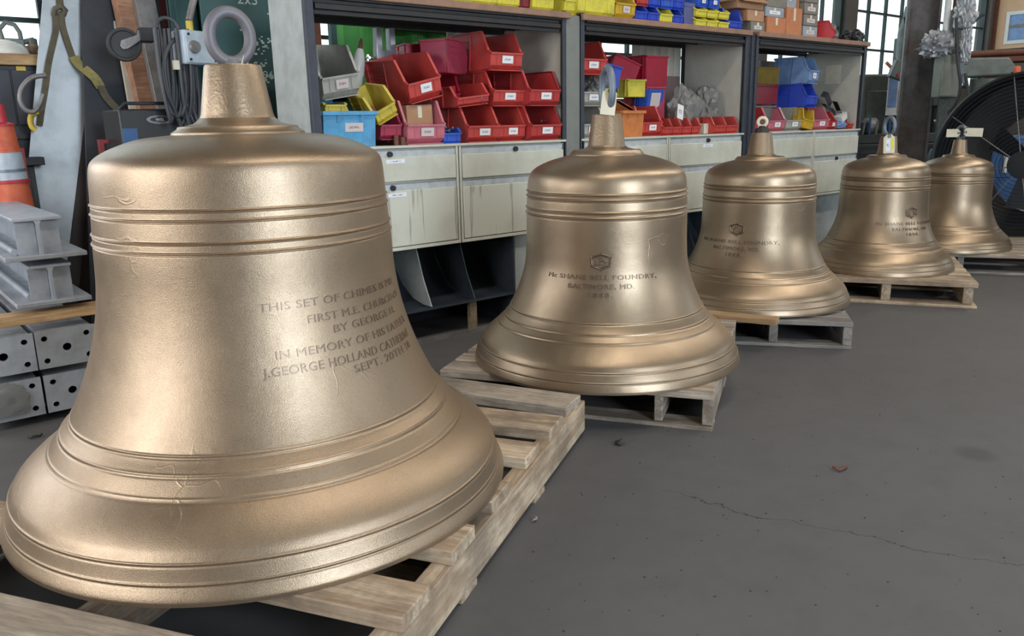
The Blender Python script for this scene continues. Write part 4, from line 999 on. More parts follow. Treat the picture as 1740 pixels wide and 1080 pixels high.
tag(MB().box(-.045, .045, -.045, .045, 0, 2.6).box(-.07, .07, -.05, -.042, 0, 2.6).build('rusty_post', M_['rust'], None, (at_y(519, 80, 4.1).x, 4.1, 0)), 'rust brown steel post seen between the grey end panel and the green curtain', 'post')

# ---------------------------------------------------------------- left background
# stack of galvanized beams
BY = 3.3
def hbeam(px0, px1, zb, label, grp):
    """welded H member: wide base plate, web, top flange, end gussets; runs away along +y"""
    x0, x1 = px0, px1
    e = empty('galvanized_beam', ((x0+x1)/2, BY, zb), (0, 0, R(0)), label, 'beam', grp)
    return e
ht = at_y(64, 367, BY)
for k, (pt, pbl, pbr, zt_, zb_, lb) in enumerate((((20, 107, 372), 8, 150, None, None, 'upper galvanized H-beam lying on the stack at the left'), ((48, 123, 452), 28, 158, None, None, 'lower galvanized H-beam lying on the pine timber'))):
    xa, xb = at_y(pt[0], pt[2], BY).x, at_y(pt[1], pt[2], BY).x
    ya = [372, 452][k]; yb = [440, 517][k]
    ztp = at_y((pt[0]+pt[1])/2, ya-2, BY).z; zbt = at_y((pbl+pbr)/2, yb, BY).z
    xm = (xa+xb)/2; wl, wr = at_y(pbl, yb, BY).x, at_y(pbr, yb, BY).x
    Hh = ztp-zbt; e = empty('galvanized_beam', (xm, BY, zbt), label=lb, cat='beam', group='galvanized H-beams of the stack')
    Lb = 1.5
    MB().box(wl-xm, wr-xm, 0, Lb, 0, .016).build('base_plate', M_['galv_dirty'], e, bevel=.002)
    MB().box(xa-xm, xb-xm, .02, Lb, Hh-.012, Hh).build('top_flange', M_['galv'], e, bevel=.002)
    MB().prism([(-.007, .016), (.007, .016), (.005, .03), (.005, Hh-.026), (.012, Hh-.012), (-.012, Hh-.012), (-.005, Hh-.026), (-.005, .03)], .02, Lb, 'y').build('web', M_['galv'], e)
    for s in (-1, 1): MB().box(min(s*.007, s*.07), max(s*.007, s*.07), .05, .062, .016, Hh-.012).build('gusset', M_['galv'], e)
    MB().cyl((xa-xm-.0, .06, .028), (xa-xm, Lb, .028), .012).build('edge_bar', M_['galv'], e)
zt1 = at_y(158, 517, BY).z
tw = MB().box(-.42, .42, -.035, .035, 0, .04).build('pine_timber', M_['timber'], None, (.36, BY+.06, zt1-.044), (0, 0, R(-1)), bevel=.002)
tag(tw, 'pale pine timber lying across the stack under the H-beams', 'timber')
tw2 = MB().box(-.42, .42, -.035, .035, 0, .04).build('pine_timber', M_['timber'], None, (.36, BY+1.1, zt1-.044), (0, 0, 0), bevel=.002); tag(tw2, 'pale pine timber at the far end of the stack under the H-beams', 'timber')
import bmesh
def holed_plate(w_, h, holes, t, name, mat, parent, loc):
    """plate with real holes: a grid of quads with octagonal openings"""
    bm = bmesh.new(); xs = sorted({-w_/2, w_/2, *[hx-hr*1.4 for hx, hz, hr in holes], *[hx+hr*1.4 for hx, hz, hr in holes]}); zs = sorted({0, h, *[hz-hr*1.4 for hx, hz, hr in holes], *[hz+hr*1.4 for hx, hz, hr in holes]})
    mb = MB()
    for i in range(len(xs)-1):
        for j in range(len(zs)-1):
            cx_, cz_ = (xs[i]+xs[i+1])/2, (zs[j]+zs[j+1])/2
            hit = [q for q in holes if abs(q[0]-cx_) < q[2]*1.39 and abs(q[1]-cz_) < q[2]*1.39]
            if not hit: mb.box(xs[i], xs[i+1], 0, t, zs[j], zs[j+1]); continue
            hx, hz, hr = hit[0]; n = 24
            def edge(a):
                # point of the cell border in direction a seen from the hole centre
                dx, dz = math.cos(a), math.sin(a); tt = []
                if dx > 1e-9: tt.append((xs[i+1]-hx)/dx)
                if dx < -1e-9: tt.append((xs[i]-hx)/dx)
                if dz > 1e-9: tt.append((zs[j+1]-hz)/dz)
                if dz < -1e-9: tt.append((zs[j]-hz)/dz)
                tm = min(q for q in tt if q > 0); return hx+dx*tm, hz+dz*tm
            # only cells whose centre is the hole itself carry the ring
            if abs(hx-cx_) > hr*.5 or abs(hz-cz_) > hr*.5: continue
            for k in range(n):
                a0, a1 = 2*math.pi*k/n+math.pi/4, 2*math.pi*(k+1)/n+math.pi/4
                p = [edge(a0), edge(a1), (hx+hr*math.cos(a1), hz+hr*math.sin(a1)), (hx+hr*math.cos(a0), hz+hr*math.sin(a0))]
                mb.prism(p, 0, t, 'y')
    bm.free()
    return mb.build(name, M_[mat], parent, loc, smooth=20)
PL_ = [((-62, 53, 557, 628), 'left of the upper pair of drilled end plates', 'galv'), ((55, 160, 554, 622), 'right of the upper pair of drilled end plates, streaked brown', 'galv_dirty'),
       ((-45, 68, 640, 702), 'left of the lower pair of drilled end plates, wrapped in film', 'galv'), ((72, 165, 636, 690), 'right of the lower pair of drilled end plates', 'galv')]
for k, ((xl, xr, yt, yb), lb, mt) in enumerate(PL_):
    x0, x1 = at_y(xl, yt, BY).x, at_y(xr, yt, BY).x
    lo, hi = (.205, .345) if k < 2 else (.035, .178)
    w_ = x1-x0; hh = hi-lo
    e = empty('drilled_beam', ((x0+x1)/2, BY-.004, lo), label='galvanized beam end, ' + lb, cat='beam', group='galvanized beams with drilled end plates')
    hs = [(sx*(w_/2-.03), z, .0105) for sx in (-1, 1) for z in (.028, hh-.028)] + [(0, hh/2, .0150)]
    holed_plate(w_, hh, hs, .012, 'end_plate', mt, e, (0, 0, 0))
    for sx in (-1, 1): MB().box(sx*(w_/2-.014)-.004, sx*(w_/2-.014)+.004, .014, 1.4, .0105, hh-.0125).build('side_web', M_['galv_dirty'], e)  # unseen webs, set out to the sides so the holes look dark inside
    MB().box(-w_/2+.01, w_/2-.01, .014, 1.4, hh-.012, hh-.002).build('top_flange', M_['galv_dirty'], e)
    MB().box(-w_/2+.01, w_/2-.01, .014, 1.4, .0, .01).build('bottom_flange', M_['galv_dirty'], e)
    if k == 2:
        f = crumple('film_wrap', None, 'film', (-.02, -.006, hh*.5), w_*.42, .012, hh*.5, None, 3, .25, parent=e)
for (x, z, h) in ((.2, .0, .034), (.2, .179, .025)):
    tag(MB().box(-.28, .35, -.04, .04, 0, h).build('spacer_timber', M_['timber'], None, (x+.1, BY+.25, z)), 'timber spacer %s in the drilled beam stack' % ('on the floor' if z == 0 else 'between the two layers'), 'timber')

def lean(name, px_b, px_t, Yb, Yt, w_, d, mat, label, cat, z0=0.0, zt=2.6, parent=None):
    """a straight member through two photo points at the given depths, from the floor (z0) up to zt"""
    a, c = at_y(*px_b, Yb), at_y(*px_t, Yt); t = (c-a)/(c.z-a.z)
    p0, p1 = a + t*(z0-a.z), a + t*(zt-a.z)
    return p0, p1
def lean_box(name, px_b, px_t, Yb, Yt, w_, d, mat, label, cat, z0=0, zt=2.6, grp=None):
    p0, p1 = lean(name, px_b, px_t, Yb, Yt, w_, d, mat, label, cat, z0, zt)
    ax = (p1-p0).normalized(); X = Vector((1,0,0)); X = (X-ax*X.dot(ax)).normalized(); Y = ax.cross(X)
    Mx = Matrix((X, Y, ax)).transposed().to_4x4(); Mx.translation = p0
    L = (p1-p0).length
    o = MB().box(-w_/2, w_/2, 0, d, 0, L).build(name, M_[mat], bevel=.003); o.matrix_world = Mx
    tag(o, label, cat, grp); return o, L
# big silver steel member with a dark flank
p0, p1 = lean('', (85, 345), (121, 0), 4.75, 4.80, 0, 0, '', '', '', 0, 2.55)
ax = (p1-p0).normalized(); X = Vector((1, -.12, 0)); X = (X-ax*X.dot(ax)).normalized(); Yv = ax.cross(X)
Mx = Matrix((X, Yv, ax)).transposed().to_4x4(); Mx.translation = p0
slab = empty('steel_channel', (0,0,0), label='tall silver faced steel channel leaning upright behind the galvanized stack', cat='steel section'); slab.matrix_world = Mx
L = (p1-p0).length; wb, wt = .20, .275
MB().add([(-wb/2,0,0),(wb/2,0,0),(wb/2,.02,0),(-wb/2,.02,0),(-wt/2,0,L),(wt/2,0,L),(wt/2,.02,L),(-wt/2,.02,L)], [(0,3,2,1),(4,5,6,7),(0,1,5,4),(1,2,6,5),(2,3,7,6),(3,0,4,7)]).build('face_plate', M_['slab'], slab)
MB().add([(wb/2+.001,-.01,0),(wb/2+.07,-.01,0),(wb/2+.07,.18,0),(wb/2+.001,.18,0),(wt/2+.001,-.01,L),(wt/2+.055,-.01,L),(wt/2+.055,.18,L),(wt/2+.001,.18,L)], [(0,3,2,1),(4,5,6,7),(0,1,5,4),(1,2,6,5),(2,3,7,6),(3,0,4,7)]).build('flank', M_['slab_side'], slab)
def on_slab(px, py, off=-.02):
    # point on the slab's face plane
    n = Yv; d = ray(px, py); t = (p0-CAM).dot(n)/d.dot(n); return CAM + d*t + n*off
# webbing strap over it
st = empty('ratchet_strap', on_slab(103, 15), label='olive webbing strap knotted round the silver channel and hanging down', cat='strap'); inv = Vector(st.location)
def ribbon(name, pts, w_, mat, wid=None):
    pp = [p-inv for p in smooth3(pts, 4)]; mb = MB()
    for a, b_ in zip(pp, pp[1:]):
        t = (b_-a).normalized(); s = Vector((t.z, 0, -t.x)); s = s.normalized() if s.length > 1e-4 else Vector((1,0,0))
        mb.beam(a, b_+t*.004, w_, .005, s)
    return mb.build(name, M_[mat], st)
ribbon('upper_tail', [on_slab(99, -25), on_slab(101, 0), on_slab(103, 16)], .032, 'strap')
mbk = MB().tube([on_slab(92, 26)-inv, on_slab(93, 18, -.04)-inv, on_slab(103, 13, -.05)-inv, on_slab(110, 20, -.04)-inv, on_slab(107, 27)-inv], .014, 8); mbk.build('knot', M_['strap'], st, smooth=60)
ribbon('left_tail', [on_slab(94, 26, -.025), on_slab(95, 50, -.03), on_slab(90, 75, -.03), on_slab(82, 110, -.03), on_slab(77, 150, -.03), on_slab(71, 185, -.03), on_slab(67, 213, -.03)], .028, 'strap')
ribbon('right_tail', [on_slab(104, 22, -.03), on_slab(106, 45, -.03), on_slab(114, 72, -.03), on_slab(123, 98, -.03)], .028, 'strap')
ribbon('padded_end', [on_slab(124, 98, -.035), on_slab(131, 110, -.05), on_slab(143, 124, -.10), on_slab(157, 138, -.12), on_slab(166, 152, -.12)], .045, 'strap_y')
ribbon('lower_tail', [on_slab(166, 150, -.12), on_slab(175, 168, -.12), on_slab(187, 182, -.12), on_slab(200, 195, -.12), on_slab(214, 213, -.12), on_slab(222, 240, -.12)], .035, 'strap')
hook = MB().tube(smooth3([on_slab(64, 192, -.05)-inv, on_slab(54, 196, -.05)-inv, on_slab(51, 206, -.05)-inv, on_slab(54, 217, -.05)-inv, on_slab(60, 222, -.05)-inv]), .014, 8); hook.build('yellow_hook', M_['yellow_paint'], st, smooth=60)

lean_box('steel_plate', (187, 225), (180, 0), 4.62, 4.75, .235, .012, 'plate_dark', 'blue black steel plate leaning right of the silver channel', 'steel plate', 0, 2.5)
lean_box('timber_post', (256, 180), (217, 0), 4.5, 4.62, .11, .09, 'rust_timber', 'rust brown timber post leaning behind the caster wheel', 'timber')
lean_box('grey_channel', (286, 190), (247, 0), 4.44, 4.56, .10, .06, 'tube_grey', 'pitted grey steel channel leaning right of the timber post', 'steel section')
lean_box('thin_angle', (299, 170), (266, 0), 4.46, 4.58, .016, .03, 'dark', 'thin dark steel angle leaning beside the grey channel', 'steel section')
lean_box('pale_board', (232, 180), (216, 90), 4.56, 4.66, .075, .02, 'beige_sheet', 'pale grey board glimpsed left of the timber post', 'board', 0, 1.62)
lean_box('red_channel', (308, 110), (272, -10), 4.7, 4.8, .12, .06, 'red_steel', 'faded red steel channel leaning left of the green column', 'steel section')
# caster
cp = at_y(211, 76, 4.36); cs = empty('caster_wheel', cp, (0, 0, R(-8)), 'large black caster wheel in a grey fork, clamped high on the leaning steel', 'caster'); cs.scale = (.8, .8, .8)
MB().lathe([(.0, -.02), (.075, -.02), (.082, -.026), (.094, -.026), (.098, -.018), (.098, .018), (.094, .026), (.082, .026), (.075, .02), (0, .02)], 40, Matrix.Rotation(R(90), 4, 'X')).build('wheel', M_['rubber'], cs, smooth=40)
MB().lathe([(.0, -.024), (.066, -.024), (.072, -.018), (.06, -.016), (0, -.016)], 32, Matrix.Rotation(R(90), 4, 'X')).build('hub_disc', M_['dark'], cs, (0, -.004, 0))
fk = MB()
for y in (-.036, .03): fk.prism([(-.028, -.012), (-.014, -.03), (.014, -.026), (.10, .03), (.125, .075), (.085, .085), (.07, .055), (-.02, .022)], y, y+.006, 'y')
fk.box(.08, .14, -.036, .036, .07, .085).build('fork', M_['tube_grey'], cs, bevel=.002)
MB().cyl((0, -.045, 0), (0, .045, 0), .011, n=6).build('axle_bolt', M_['tube_grey'], cs)
MB().box(.09, .17, -.05, .07, .02, .1).build('mount_plate', M_['dark'], cs, bevel=.004)

# green building column with chalk marks
gx0, gx1 = at_y(346, 60, 4.15).x, at_y(478, 60, 4.15).x
gc = empty('green_column', ((gx0+gx1)/2, 4.15, 0), label='dark green painted steel column behind the ring of the largest bell', cat='column')
Wg = gx1-gx0
MB().box(-Wg/2, Wg/2, 0, .02, 0, ZC).build('flange', M_['green_col'], gc, bevel=.004)
MB().box(-.02, .02, .02, .3, 0, ZC).build('web', M_['green_col'], gc); MB().box(-Wg/2-.06, Wg/2, .3, .32, 0, ZC).build('rear_flange', M_['green_col'], gc)
rnd = random.Random(4); mb = MB()
for k in range(70):
    px_, py_ = rnd.gauss(440, 14), rnd.choice((rnd.gauss(75, 16), rnd.gauss(125, 16)))
    a = at_y(px_, py_, 4.148); s = rnd.uniform(.003, .009)
    mb.box(a.x-gc.location.x-s, a.x-gc.location.x+s, -.0012, -.0002, a.z-s*.7, a.z+s*.7)
mb.build('paint_chips', M_['chalk'], gc, smooth=0)['kind'] = 'stuff'
vs, fs, wd = text_mesh('J.967', .06, .0005); p = at_y(436, 134, 4.15)
mb = MB(); mb.add([(v.x+p.x-gc.location.x, -.001-v.z, v.y+p.z) for v in vs], fs); mb.build('chalk_number', M_['chalk'], gc, smooth=0)
vs, fs, wd = text_mesh('2x5', .07, .0005); p = at_y(404, 6, 4.15)
mb = MB(); mb.add([(v.x+p.x-gc.location.x, -.001-v.z, v.y+p.z) for v in vs], fs); mb.build('chalk_number', M_['chalk'], gc, smooth=0)
tag(MB().box(-.05, .05, 0, .03, 0, 2.7).box(-.07, .07, .03, .05, 0, 2.7).build('green_post', M_['green_col'], None, (at_y(322, 60, 4.3).x, 4.3, 0)), 'narrow dark green post left of the green column', 'post')
# enclosure with conduit and cable
bp_ = at_y(326, 82, 3.95); eb = empty('electrical_box', bp_, (0, 0, R(18)), 'pale blue electrical box with a round switch, left of the lifting ring', 'electrical box')
MB().box(-.075, .10, -.05, .05, -.075, .075).build('enclosure', M_['box_blue'], eb, bevel=.008)
MB().box(-.07, .095, -.058, -.05, -.07, .07).build('cover', M_['box_blue'], eb, bevel=.004)
MB().cyl((-.03, -.058, 0), (-.03, -.072, 0), .03, .026, 20).build('switch', M_['tube_grey'], eb)
MB().cyl((0, 0, .075), (.0, 0, .12), .016).build('gland', M_['yellow_paint'], eb)
for sx in (-.055, .08):
    for sz in (-.055, .055): MB().cyl((sx, -.058, sz), (sx, -.062, sz), .006, n=8).build('screw', M_['dark'], eb)
a = bp_+Vector((0, 0, .12)); c = at_y(338, -40, 4.0)
tag(MB().tube([a, a+(c-a)*.5, c, c+Vector((.02, 0, .6))], .016, 10).build('conduit', M_['tube_grey'], smooth=60), 'grey conduit rising from the pale blue electrical box', 'conduit')
mb = MB(); rnd = random.Random(9)
cc = at_y(305, 150, 3.95)
coil = empty('cable_coil', (cc.x, cc.y, cc.z+.2), label='hanging coil of grey black cable under the pale blue electrical box', cat='cable')
for k in range(9):
    dx = -.062+.016*k; w_ = rnd.uniform(.014, .032); dr = rnd.uniform(.38, .47); y = rnd.uniform(-.03, .03)
    pts = []
    for i in range(25):
        t = i/24; a = math.pi*t
        pts.append((dx+w_*math.cos(a)*(1+.2*math.sin(3*a))+ (.015 if t < .5 else 0)*(1-2*t), y+.02*math.sin(2*a+k), .06-dr*math.sin(a)**.6))
    MB().tube(pts, .0085, 8).build('loop', M_['cable'], coil, smooth=60)
MB().tube([(.05*math.cos(t)-.02, .02*math.sin(t), .06+.05*math.sin(t)) for t in [i*math.pi/8 for i in range(9)]], .009, 8).build('hanging_loop', M_['cable'], coil, smooth=60)
MB().box(-.03, .0, -.05, -.03, -.12, -.08).build('cable_tag', M_['paper'], coil)
a = at_y(310, 63, 3.95); pts = [a, a+Vector((-.06, -.02, -.03)), a+Vector((-.10, -.02, -.12)), a+Vector((-.095, -.02, -.26)), a+Vector((-.05, 0, -.40))]
tag(MB().tube(smooth3(pts), .010, 8).build('cable', M_['cable'], smooth=60), 'single black cable looping out of the left side of the electrical box', 'cable')
# black machine with an oval badge
q = at_y(255, 213, 4.05); mc = empty('welding_machine', (q.x, 4.05, 0), label='black machine with an oval silver badge behind the largest bell', cat='machine')
MB().box(-.13, .16, 0, .3, .78, q.z+.075).build('housing', M_['black_plastic'], mc, bevel=.01)
MB().box(-.12, .15, .02, .28, 0, .78).build('stand', M_['dark'], mc)
MB().tube([(-.12, .02, q.z+.075), (-.10, .0, q.z+.1), (.12, 0, q.z+.1), (.14, .02, q.z+.075)], .008).build('handle', M_['dark'], mc, smooth=60)
bz = at_y(272, 203, 4.05); mb = MB(); n = 40
outer = [(.062*math.cos(2*math.pi*i/n), .02*math.sin(2*math.pi*i/n)) for i in range(n)]; inner = [(.046*math.cos(2*math.pi*i/n), .0115*math.sin(2*math.pi*i/n)) for i in range(n)]
for i in range(n):
    j = (i+1) % n; mb.prism([outer[i], outer[j], inner[j], inner[i]], -.004, -.0005, 'y')
bd = mb.build('badge', M_['chrome'], mc, (bz.x-q.x, 0, bz.z))
vs, fs, wd = text_mesh('WEL', .02, .0008); mb = MB(); mb.add([(v.x-wd/2, -.002-v.z, v.y-.007) for v in vs], fs); mb.build('badge_letters', M_['white'], bd, smooth=0)
MB().box(-.125, -.06, -.002, 0, q.z-.10, q.z-.012).build('blue_decal', M_['blue_m'], mc, smooth=0)
tag(MB().box(-.06, .06, -.02, .02, 0, .018).box(-.06, -.04, -.02, .02, -.1, .0).build('red_bracket', M_['red_steel'], None, at_y(190, 243, 4.3)), 'small red bracket low behind the shoulder of the largest bell', 'bracket')

# bench with lockers and clutter at the far left
bz1 = at_y(40, 93, 4.95).z; bz0 = at_y(40, 112, 4.95).z
bx1 = at_y(78, 100, 4.95).x
tag(MB().box(-.5, bx1+.02, 4.9, 5.2, bz0, bz1).build('bench_top', M_['timber'], bevel=.004), 'thick wooden bench top in front of the left window', 'bench top')
lk = empty('locker', (.0, 4.93, 0), label='charcoal two door locker under the wooden bench top', cat='locker')
xx = [at_y(x, 150, 4.93).x for x in (-60, 22, 85)]
MB().box(xx[0], xx[2], .012, .26, .1, bz0-.002).build('carcass', M_['locker'], lk)
MB().box(xx[0]+.004, xx[1]-.004, 0, .012, 1.1, bz0-.02).build('door', M_['locker'], lk, bevel=.003); MB().box(xx[1]+.004, xx[2]-.004, 0, .012, 1.1, bz0-.02).build('door', M_['locker'], lk, bevel=.003)
MB().box(at_y(27, 115, 4.93).x, at_y(43, 115, 4.93).x, -.006, 0, bz0-.025, bz0-.004).build('label_holder', M_['yellow_paint'], lk)
MB().box(xx[0], xx[2], -.03, .012, 1.03, 1.06).build('shelf_edge', M_['black_steel'], lk)
MB().box(xx[0], xx[2], -.01, .012, .84, 1.03).build('dark_drawer', M_['dark'], lk, bevel=.004)
for z in (.9, .97): MB().cyl((at_y(28, 215, 4.93).x, -.01, z), (at_y(28, 215, 4.93).x, -.016, z), .014, n=14).build('rivet', M_['locker'], lk)
b0 = at_y(12, 83, 4.98)
e = empty('enamel_bowl', (b0.x, 5.02, bz1+.001), label='white enamel bowl standing upside down on the bench at the far left', cat='bowl')
MB().lathe([(.105, 0), (.108, .004), (.10, .03), (.08, .052), (.05, .066), (.0, .07)], 28).build('bowl', M_['ceramic'], e, smooth=60); MB().lathe([(.03, .064), (.032, .074), (0, .075)], 20).build('foot', M_['ceramic'], e)
v0 = at_y(33, 92, 4.98); e = empty('pipe_vise', (v0.x, 5.05, bz1+.001), label='grey green cast vise silhouetted against the left window', cat='vise')
MB().box(-.07, .07, -.04, .04, 0, .03).box(-.05, .04, -.03, .03, .03, .085).build('base', M_['machine'], e, bevel=.006)
MB().tube([(-.055, 0, .08), (-.062, 0, .13), (-.03, 0, .165), (.01, 0, .155), (.028, 0, .12), (.03, 0, .085)], .012, 8).build('yoke', M_['machine'], e, smooth=60)
MB().cyl((.0, 0, .06), (.09, 0, .085), .014).build('screw', M_['machine'], e); MB().box(.06, .1, -.03, .03, .0, .09).build('jaw', M_['machine'], e, bevel=.008)
for k, (px_, s, lb) in enumerate(((58, .035, 'small brown lump of scrap on the bench beside the vise'), (71, .03, 'small dark lump of scrap at the right end of the bench'))):
    crumple('scrap', lb, ['straw', 'machine_dark'][k], Vector((at_y(px_, 90, 5.0).x, 5.02, bz1+s*.72)), s*1.3, s, s, 'scrap', 20+k, .5)
hp = [at_y(78, 128, 4.6), at_y(55, 132, 4.6), at_y(38, 148, 4.6), at_y(34, 168, 4.6), at_y(42, 185, 4.6), at_y(56, 190, 4.6), at_y(66, 180, 4.6), at_y(74, 160, 4.6)]
tag(MB().tube(smooth3(hp), .012, 8).build('hose', M_['tube_grey'], smooth=60), 'grey hose loop hanging in front of the charcoal locker', 'hose')
# traffic post: leans, orange with a white collar
pb, pt_ = at_y(28, 340, 4.3), at_y(-6, 176, 4.3)
ax = (pt_-pb).normalized(); Lc = (pt_-pb).length; Mx = ax.to_track_quat('Z', 'Y').to_matrix().to_4x4(); Mx.translation = pb
tc = empty('traffic_post', label='orange traffic post with a white collar leaning at the left edge', cat='traffic post'); tc.matrix_world = Mx
k = Lc
MB().lathe([(.0, -.75), (.12, -.75), (.12, -.7), (.075, -.69), (.066, 0), (.062, .2*k), (.0, .2*k)], 24).build('base', M_['orange'], tc, smooth=40)
MB().lathe([(.066, .19*k), (.072, .19*k), (.072, .215*k), (.06, .22*k), (.06, .23*k), (0, .23*k)], 24).build('lower_rim', M_['red_plastic_clear'], tc)
MB().lathe([(.064, .22*k), (.058, .52*k), (0, .52*k)], 24).build('white_collar', M_['box_blue'], tc, smooth=40)
MB().lathe([(.0645, .30*k), (.0635, .33*k), (.0637, .33*k)], 24).build('collar_line', M_['iron_blue'], tc)
MB().lathe([(.062, .505*k), (.062, .53*k), (.054, .535*k), (.05, .78*k), (.0, .78*k)], 24).build('upper_section', M_['orange'], tc, smooth=40)
MB().lathe([(.055, .77*k), (.055, .79*k), (.03, .81*k), (.027, .98*k), (.02, k), (0, k)], 20).build('neck', M_['red_plastic_clear'], tc, smooth=40)
lean_box('red_bar', (47, 330), (38, 268), 4.5, 4.5, .03, .02, 'red_steel', 'thin red bar standing between the traffic post and the silver channel', 'bar', .0, .99)
tag(MB().box(at_y(20, 242, 4.7).x, at_y(38, 242, 4.7).x, 4.7, 4.78, .97-.03, .97+.015).build('wood_block', M_['timber'], bevel=.003), 'small pale wood block on the dark shelf above the red bar', 'block')
tag(MB().box(0.2, at_y(70, 250, 4.7).x, 4.66, 4.9, .90, .94).build('shelf_plank', M_['dark'], bevel=.003), 'dark shelf carrying the wood block at the far left', 'shelf')
tag(MB().box(0.2, at_y(62, 300, 4.72).x, 4.74, 4.9, .0, .9).box(.22, at_y(60, 300, 4.72).x-.02, 4.735, 4.74, .02, .88).build('dark_chest', M_['machine_dark'], bevel=.004), 'dark steel chest under the far left shelf', 'chest')

# ---------------------------------------------------------------- right background
CX_ = at_x(1583, 130, 8.0)
col = empty('steel_column', (8.05, CX_.y, 0), (0, 0, R(28)), 'dark steel building column behind the fourth and smallest bells', 'column')
MB().box(-.11, .11, 0, .022, 0, ZC).build('flange', M_['steel_col'], col); MB().box(-.11, .11, .26, .282, 0, ZC).build('flange', M_['steel_col'], col); MB().box(-.012, .012, .022, .26, 0, ZC).build('web', M_['steel_col'], col)
gp = at_x(1604, 210, 7.9)
tag(MB().box(-.07, .07, -.06, .06, 0, 1.5).build('timber_post', M_['green_post'], None, (7.9, gp.y, 0), (0, 0, R(30)), bevel=.004), 'grey green timber post carrying the electrical enclosure beside the steel column', 'post')
d0 = at_x(1614, 165, 7.8); dz1 = at_x(1614, 92, 7.8).z
ds = empty('disconnect_box', (7.8, d0.y, d0.z), (0, 0, R(-28)), 'sage grey electrical enclosure with a foil wad on top, on the timber post', 'electrical box')
Hd = dz1-d0.z
MB().box(-.12, .08, 0, .10, 0, Hd).build('enclosure', M_['disc'], ds, bevel=.006); MB().box(-.115, .03, -.012, 0, .01, Hd-.01).build('door', M_['disc'], ds, bevel=.004)
MB().box(.085, .125, .01, .09, .06, Hd-.02).build('side_gutter', M_['iron_blue'], ds, bevel=.004); MB().box(.10, .13, -.01, .01, .12, .2).build('lever', M_['chrome'], ds); MB().cyl((-.09, -.014, Hd*.88), (-.09, -.018, Hd*.88), .022, n=16).build('emblem', M_['disc'], ds)
f0 = at_x(1594, 78, 7.75); crumple('foil_wad', 'large wad of crumpled foil on the sage grey electrical enclosure', 'foil', f0, .18, .14, .14, 'foil', 31, .5, 2.0)
tag(MB().cyl((7.8, at_x(1606, 60, 7.8).y, f0.z), (7.8, at_x(1606, 60, 7.8).y, 3.4), .026).cyl((7.8, at_x(1606, 60, 7.8).y, f0.z+.42), (7.8, at_x(1606, 60, 7.8).y, f0.z+.46), .034).build('conduit', M_['white'], smooth=60), 'pale conduit rising out of the foil wad', 'conduit')
tag(MB().box(-.035, .035, -.03, .03, 0, 2.4).build('rusty_channel', M_['rust'], None, (8.2, at_x(1622, 60, 8.2).y, f0.z-.3), bevel=.003), 'rust brown channel standing right of the pale conduit', 'steel section')
m0 = at_x(1632, 100, 7.9); md = empty('motor_drive', (7.9, m0.y, m0.z), (0, 0, R(-28)), 'grey slotted drive unit with foil above it, right of the conduit', 'electrical box')
MB().box(-.09, .09, 0, .14, -.05, .42).build('housing', M_['machine'], md, bevel=.006); MB().box(.0, .085, -.01, 0, .08, .40).build('front', M_['iron_blue'], md, bevel=.003)
MB().box(.03, .055, -.014, -.01, .12, .32).build('label', M_['card'], md); MB().tube([(.08, -.01, .3), (.13, -.03, .36), (.16, -.04, .37)], .012).build('lever', M_['black_plastic'], md, smooth=60)
crumple('foil_wad', 'tall foil wad on the grey slotted drive unit', 'foil', at_x(1640, 22, 7.85), .09, .09, .18, 'foil', 37, .5, 2.0)
crumple('foil_wad', 'foil scrap hanging below the grey slotted drive unit', 'foil', at_x(1640, 82, 7.8), .05, .05, .16, 'foil', 41, .5, 2.0)
for k, (a, lb) in enumerate(((((1625, 30), (1627, 100), (1632, 150), (1622, 178), (1612, 190)), 'black cable running down past the drive unit'), (((1640, 125), (1645, 160), (1640, 185), (1632, 215)), 'black cable hanging right of the enclosure'), (((1612, 190), (1622, 215), (1628, 235)), 'thin black cable in front of the grey barrel'))):
    tag(MB().tube(smooth3([at_x(x, y, 7.7) for x, y in a]), .014, 8).build('cable', M_['rubber'], smooth=60), lb, 'cable')
bb = at_x(1614, 250, 8.4); tag(MB().lathe([(0, 0), (.2, 0), (.21, .03), (.21, .62), (.17, .74), (.0, .78)], 28).build('grey_barrel', M_['iron_blue'], None, (8.4, bb.y, 0), smooth=40), 'blue grey barrel behind the stem of the smallest bell', 'barrel')
# drill press
dp = at_x(1716, 115, 9.6); dr = empty('drill_press', (9.6, dp.y+.35, 0), (0, 0, R(-58)), 'large grey drill press with a long arm behind the drum fan', 'drill press')
az_ = at_x(1695, 113, 9.6).z
MB().cyl((-.28, 0, 0), (-.28, 0, az_-.1), .09, n=24).build('column', M_['machine_dark'], dr); MB().box(-.45, .25, -.25, .25, 0, .1).build('base', M_['machine_dark'], dr, bevel=.02)
MB().prism([(-.42, az_-.11), (.34, az_-.09), (.38, az_-.02), (.3, az_+.09), (-.3, az_+.11), (-.42, az_+.08)], -.12, .12, 'y').build('arm', M_['machine'], dr, bevel=.02, seg=3)
MB().lathe([(0, az_-.38), (.1, az_-.38), (.15, az_-.35), (.15, az_-.12), (0, az_-.12)], 26, Matrix.Translation((.12, -.02, 0))).build('motor', M_['machine'], dr, smooth=40)
MB().cyl((.12, -.02, az_-.62), (.12, -.02, az_-.38), .05, n=18).build('spindle', M_['chrome'], dr); MB().box(-.4, -.15, -.1, .1, az_-.4, az_-.14).build('gear_head', M_['machine_dark'], dr, bevel=.02)
MB().cyl((-.35, -.05, az_-.55), (.3, -.1, az_-.5), .03).build('feed_shaft', M_['chrome'], dr); MB().box(-.1, .36, -.2, .2, .62, .68).build('table', M_['machine'], dr, bevel=.01)
